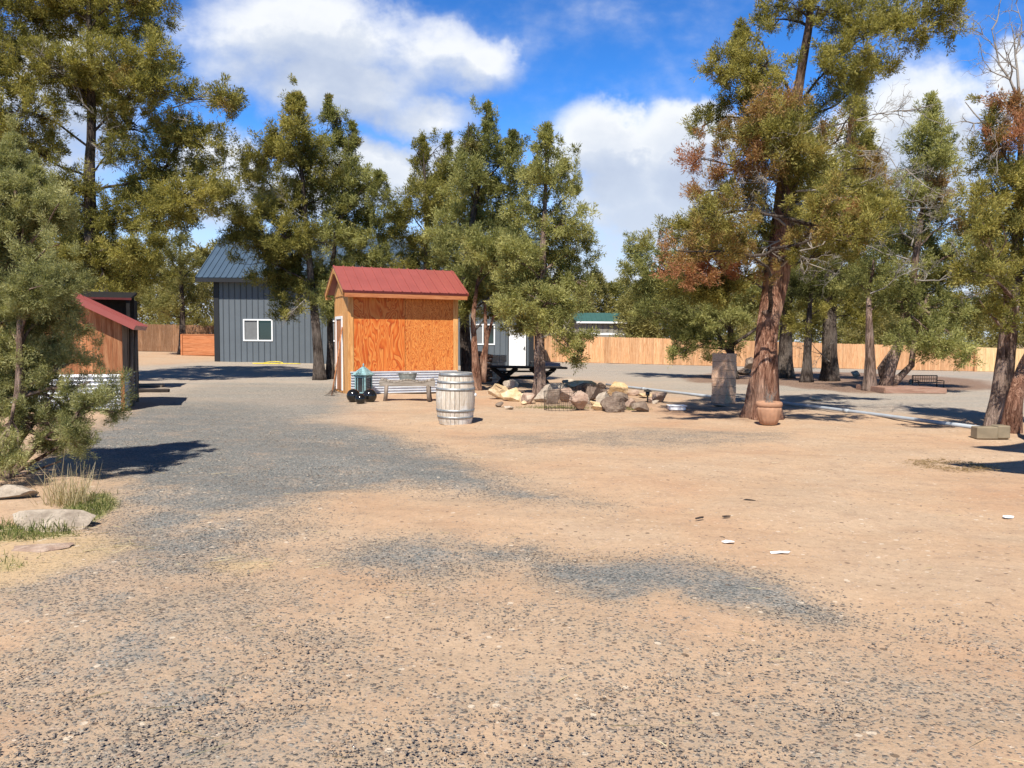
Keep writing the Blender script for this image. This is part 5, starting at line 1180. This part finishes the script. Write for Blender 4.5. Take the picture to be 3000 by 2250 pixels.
def pot():
    c = PG(2262, 1247); root = empty('terracotta_pot', c+Vector((0, .2, 0)), 0., label='fluted terracotta pot with a dry plant at the foot of the thick trunk', cat='plant pot')
    k = c.y/F; H = .43; R0 = .235
    fl = lambda th, z: 1+(.035*abs(math.sin(th*7)) if z < .33 else 0)
    mb = MB(); mb.lathe([(.13, 0), (.15, .015), (.185, .10), (.215, .20), (.228, .28), (.225, .325), (.215, .34)], 84, fn=fl)
    mb.lathe([(.222, .335), (.24, .35), (.243, .39), (.235, .42), (.222, .43), (.205, .42), (.195, .36)], 84, cap=False); mb.build('pot_body', M['terra'], root)
    s = MB(); s.lathe([(.001, .385), (.205, .385)], 40, cap=False); s.build('soil', M['blackwood'], root)
    rng = np.random.default_rng(9); st = MB()
    for i in range(12): dead_fan(st, (rng.uniform(-.06, .06), rng.uniform(-.05, .05), .38), (rng.uniform(-.45, .45), rng.uniform(-.3, .1), 1), rng.uniform(.12, .32), .006, rng, 1)
    st.build('dry_plant', M['deadwood'], root)
pot()
def pipes():
    segs = [((1776, 1131), (2088, 1168), 'grey white pipe running from the rock garden to the pillar'), ((2172, 1176), (2198, 1180), 'short stretch of pipe between the pillar and the thick trunk'), ((2290, 1186), (2868, 1262), 'long grey white pipe right of the terracotta pot')]
    for a, b, lb in segs:
        A, B = PG(*a), PG(*b); n = max(3, int((B-A).length/1.)); mb = MB(); rng = random.Random(3)
        pts = [A.lerp(B, i/n)+Vector((0, rng.uniform(-.03, .03), .055)) for i in range(n+1)]; pts = [p-A for p in pts]
        root = empty('ground_pipe', A, label=lb, cat='pipe', group='pipe along the gravel edge'); mb.tube(pts, .038, 12); mb.build('pipe', M['pvc'], root)
        for i in range(2, n, 5):
            cm = MB(); d = (pts[i+1]-pts[i-1]).normalized()*.07; cm.tube([pts[i]-d, pts[i]+d], .045, 12); cm.build('coupling', M['pvc'], root)
pipes()
mb = MB(); c = PG(2912, 1286); mb.box((0, .12, .09), (.52, .2, .20), bev=.015); mb.box((.17, .11, .11), (.2, .22, .21), bev=.015)
mb.build('timber_block', M['concrete'], None, c, label='pale timber block at the end of the long pipe by the right trunks', cat='timber block')
def basket():
    c = PG(1645, 1206); root = empty('wire_basket', c+Vector((0, .3, 0)), 0., label='open wire cage around a tuft of grass in front of the rocks', cat='wire cage')
    mb = MB(); k = c.y/F; w = .36; h = .42
    for i in range(26):
        a = 2*PI*i/26; mb.tube([(w*math.cos(a), w*.8*math.sin(a), 0), (w*1.04*math.cos(a), w*.83*math.sin(a), h)], .0045, 4)
    for z in (.02, .14, .28, .42):
        r = w*(1+.04*z/h); mb.tube([(r*math.cos(2*PI*i/26), r*.8*math.sin(2*PI*i/26), z) for i in range(27)], .005, 4, cap=False)
    mb.build('wire_mesh', M['rust'], root)
basket()
def pathlight():
    c = PG(1897, 1178); root = empty('path_light', c, label='small black mushroom shaped path light on the rocks', cat='garden light')
    s = MB(); s.tube([(0, 0, 0), (0, 0, .2)], .02, 8); s.build('stake', M['iron'], root)
    b = MB(); b.lathe([(.05, .16), (.055, .27)], 12); b.build('lamp_glass', M['glass'], root)
    h = MB(); h.lathe([(.105, .265), (.10, .28), (.05, .31), (.01, .33)], 20); h.build('cap', M['iron'], root)
pathlight()
mb = MB(); c = PG(1985, 1203); mb.box((0, .1, .05), (.36, .26, .10), bev=.02); mb.box((0, .1, .105), (.40, .30, .02), bev=.006)
mb.build('utility_lid', M['white'], None, c, label='pale green white plastic utility box low on the shaded ground', cat='utility box')
def deck():
    c = PG(2620, 1152); root = empty('wooden_platform', c, R(3), label='low square wooden platform by the leaning juniper', cat='platform')
    W = 1.9; b = MB()
    for i in range(12): b.box((W/2-.3, .05+i*.145, .145), (W, .138, .03), tone=random.Random(i).random())
    b.build('deck_boards', M['deck'], root)
    s = MB(); s.box((W/2-.3, -.02, .065), (W, .04, .13)); s.box((-.3, .85, .065), (.04, 1.7, .13)); s.box((W-.3, .85, .065), (.04, 1.7, .13)); s.build('rim', M['deck'], root)
deck()
def wirebench(px, py, w, hgt, label, rz, name='iron_bench'):
    c = PG(px, py); k = c.y/F; W = w*k; H = hgt*k; root = empty(name, c, rz, label=label, cat='bench'); t = .016
    f = MB(); f.tube([(-W/2, 0, H), (W/2, 0, H)], t, 6)
    f.tube([(-W/2, 0, H*.45), (W/2, 0, H*.45)], t, 6); f.build('backrest_rail', M['iron'], root)
    for s in (-1, 1):
        for y in (0, -.4):
            l = MB(); l.tube([(s*W/2, y, 0), (s*W/2, y, H if y == 0 else H*.62)], t, 6); l.build('leg', M['iron'], root)
        l = MB(); l.tube([(s*W/2, 0, H*.62), (s*W/2, -.4, H*.62)], t, 6); l.build('armrest', M['iron'], root)
    b = MB()
    n = 11
    for i in range(n):
        x = -W/2+W*(i+.5)/n; b.tube([(x, 0, H*.45), (x, 0, H)], .007, 5)
        b.tube([(x+.03*math.cos(q*PI/5), 0, H*.72+.03*math.sin(q*PI/5)) for q in range(11)], .006, 4, cap=False)
    b.build('back_scrollwork', M['iron'], root)
    s_ = MB()
    for i in range(5): s_.box((0, -.04-.08*i, H*.45), (W, .05, .02))
    s_.build('seat', M['iron'], root)
wirebench(2708, 1136, 74, 36, 'black iron bench with open scroll back beneath the leaning juniper', R(2))
wirebench(3010, 1285, 90, 90, 'grey slatted iron chair behind the right trunks at the frame edge', R(60), 'iron_chair')

# ------------------------------------------------------------------ odds on the ground
def flat_bit(px, py, w, h, mat, name, label, cat, rz, seed, lift=.006):
    c = PG(px, py); rng = random.Random(seed); mb = MB(); n = 9; vs = []
    for i in range(n): a = 2*PI*i/n; q = rng.uniform(.75, 1.1); vs.append((w*q*math.cos(a), h*q*math.sin(a), rng.uniform(.0, .012)))
    k = len(vs); vs2 = [(a, b, z+.006) for a, b, z in vs]
    mb.add(vs+vs2+[(0, 0, .02)], [tuple(reversed(range(k)))]+[(i, (i+1) % k, (i+1) % k+k, i+k) for i in range(k)]+[(i+k, (i+1) % k+k, 2*k) for i in range(k)])
    mb.build(name, M[mat], None, c+Vector((0, 0, lift)), label=label, cat=cat).rotation_euler = (0, 0, rz)
flat_bit(2135, 1592, .055, .025, 'paper', 'paper_scrap', 'white scrap on the dirt, left of the other long scrap', 'litter', -.3, 1)
flat_bit(2283, 1624, .075, .022, 'paper', 'paper_scrap', 'long narrow white scrap on the dirt right of centre', 'litter', .05, 2)
flat_bit(2952, 1518, .06, .045, 'paper', 'paper_scrap', 'crumpled white scrap at the right edge of the dirt', 'litter', .4, 3)
flat_bit(2197, 1471, .065, .03, 'darkwood', 'bark_chip', 'single black bark chip on the open tan dirt', 'bark chip', -.2, 4, .01)
flat_bit(2050, 1522, .05, .012, 'darkwood', 'bark_chip', 'thin curved dark twig scrap left of the bark chip', 'bark chip', .5, 5)
flat_bit(2127, 1518, .045, .018, 'darkwood', 'bark_chip', 'pair of small dark flakes below the bark chip', 'bark chip', .2, 6)
def litter_ring():
    rng = np.random.default_rng(14); c = PG(2790, 1366); n = 900; a = rng.uniform(0, 2*PI, n); r = rng.normal(.9, .25, n)
    p = np.stack([.42*r*np.cos(a), .36*r*np.sin(a), .004+.02*rng.random(n)], 1); d = rng.normal(size=(n, 3)); d[:, 2] = .15*np.abs(d[:, 2]); d = unit(d)
    t = empty('needle_litter', c, label='ring of brown dry needles on the dirt near the right shadows', cat='leaf litter')
    strips('needles', p, d, .02+.05*rng.random(n), .004+.004*rng.random(n), M['straw'], rng.random(n)*.2, .5+.5*rng.random(n), .3, 5, parent=t)
litter_ring()
for i, (px, py, L, lb) in enumerate([(420, 1133, 1.3, 'grey weathered plank lying beside the cabin'), (445, 1150, .9, 'short dark plank in front of the cabin post')]):
    c = PG(px, py); mb = MB(); mb.box((0, 0, .05), (L, .2, .09), bev=.015); mb.build('timber_plank', M['greywood' if i == 0 else 'darkwood'], None, c, label=lb, cat='plank').rotation_euler = (0, 0, R(-6+20*i))

# shade sails on tall masts, just outside the frame on the right
def sail(tip_px, h, b1, b2, label, mast):
    s = PG(*tip_px); t = Vector((s.x+to_sun.x/to_sun.z*h, s.y+to_sun.y/to_sun.z*h, h)); root = empty('shade_sail', (mast[0], mast[1], 0), label=label, cat='shade sail'); o = Vector((mast[0], mast[1], 0))
    a = t+Vector(b1); b = t+Vector(b2); m = MB(); N = 8; vs = []
    for i in range(N+1):
        for j in range(i+1):
            u_ = i/N; w = j/max(i, 1); p = t.lerp(a.lerp(b, w), u_); q = math.sin(PI*w)*u_*(1-u_)*.3; vs.append(p-o+Vector((0, 0, -q)))
    ix = lambda i, j: i*(i+1)//2+j; fs = []
    for i in range(N):
        for j in range(i+1):
            fs.append((ix(i, j), ix(i+1, j), ix(i+1, j+1)))
            if j < i: fs.append((ix(i, j), ix(i+1, j+1), ix(i, j+1)))
    m.add(vs, fs, None, .5, True); m.build('sailcloth', M['sail'], root)
    for q in (a, b):
        p = MB(); p.tube([Vector((q.x, q.y, 0))-o, q-o+Vector((0, 0, .2))], .05, 10); p.build('mast', M['iron'], root)
sail((2838, 1310), 4.6, (3.2, 1.75, .1), (.75, -2., .1), 'farther tan shade sail on masts right of the yard', (9, 8))
sail((2755, 1357), 4.7, (3.4, .75, .1), (1.1, -1.5, .1), 'nearer tan shade sail on masts right of the yard', (9, 6))

print('POLYS', sum(len(o.data.polygons) for o in bpy.data.objects if o.type=='MESH'))
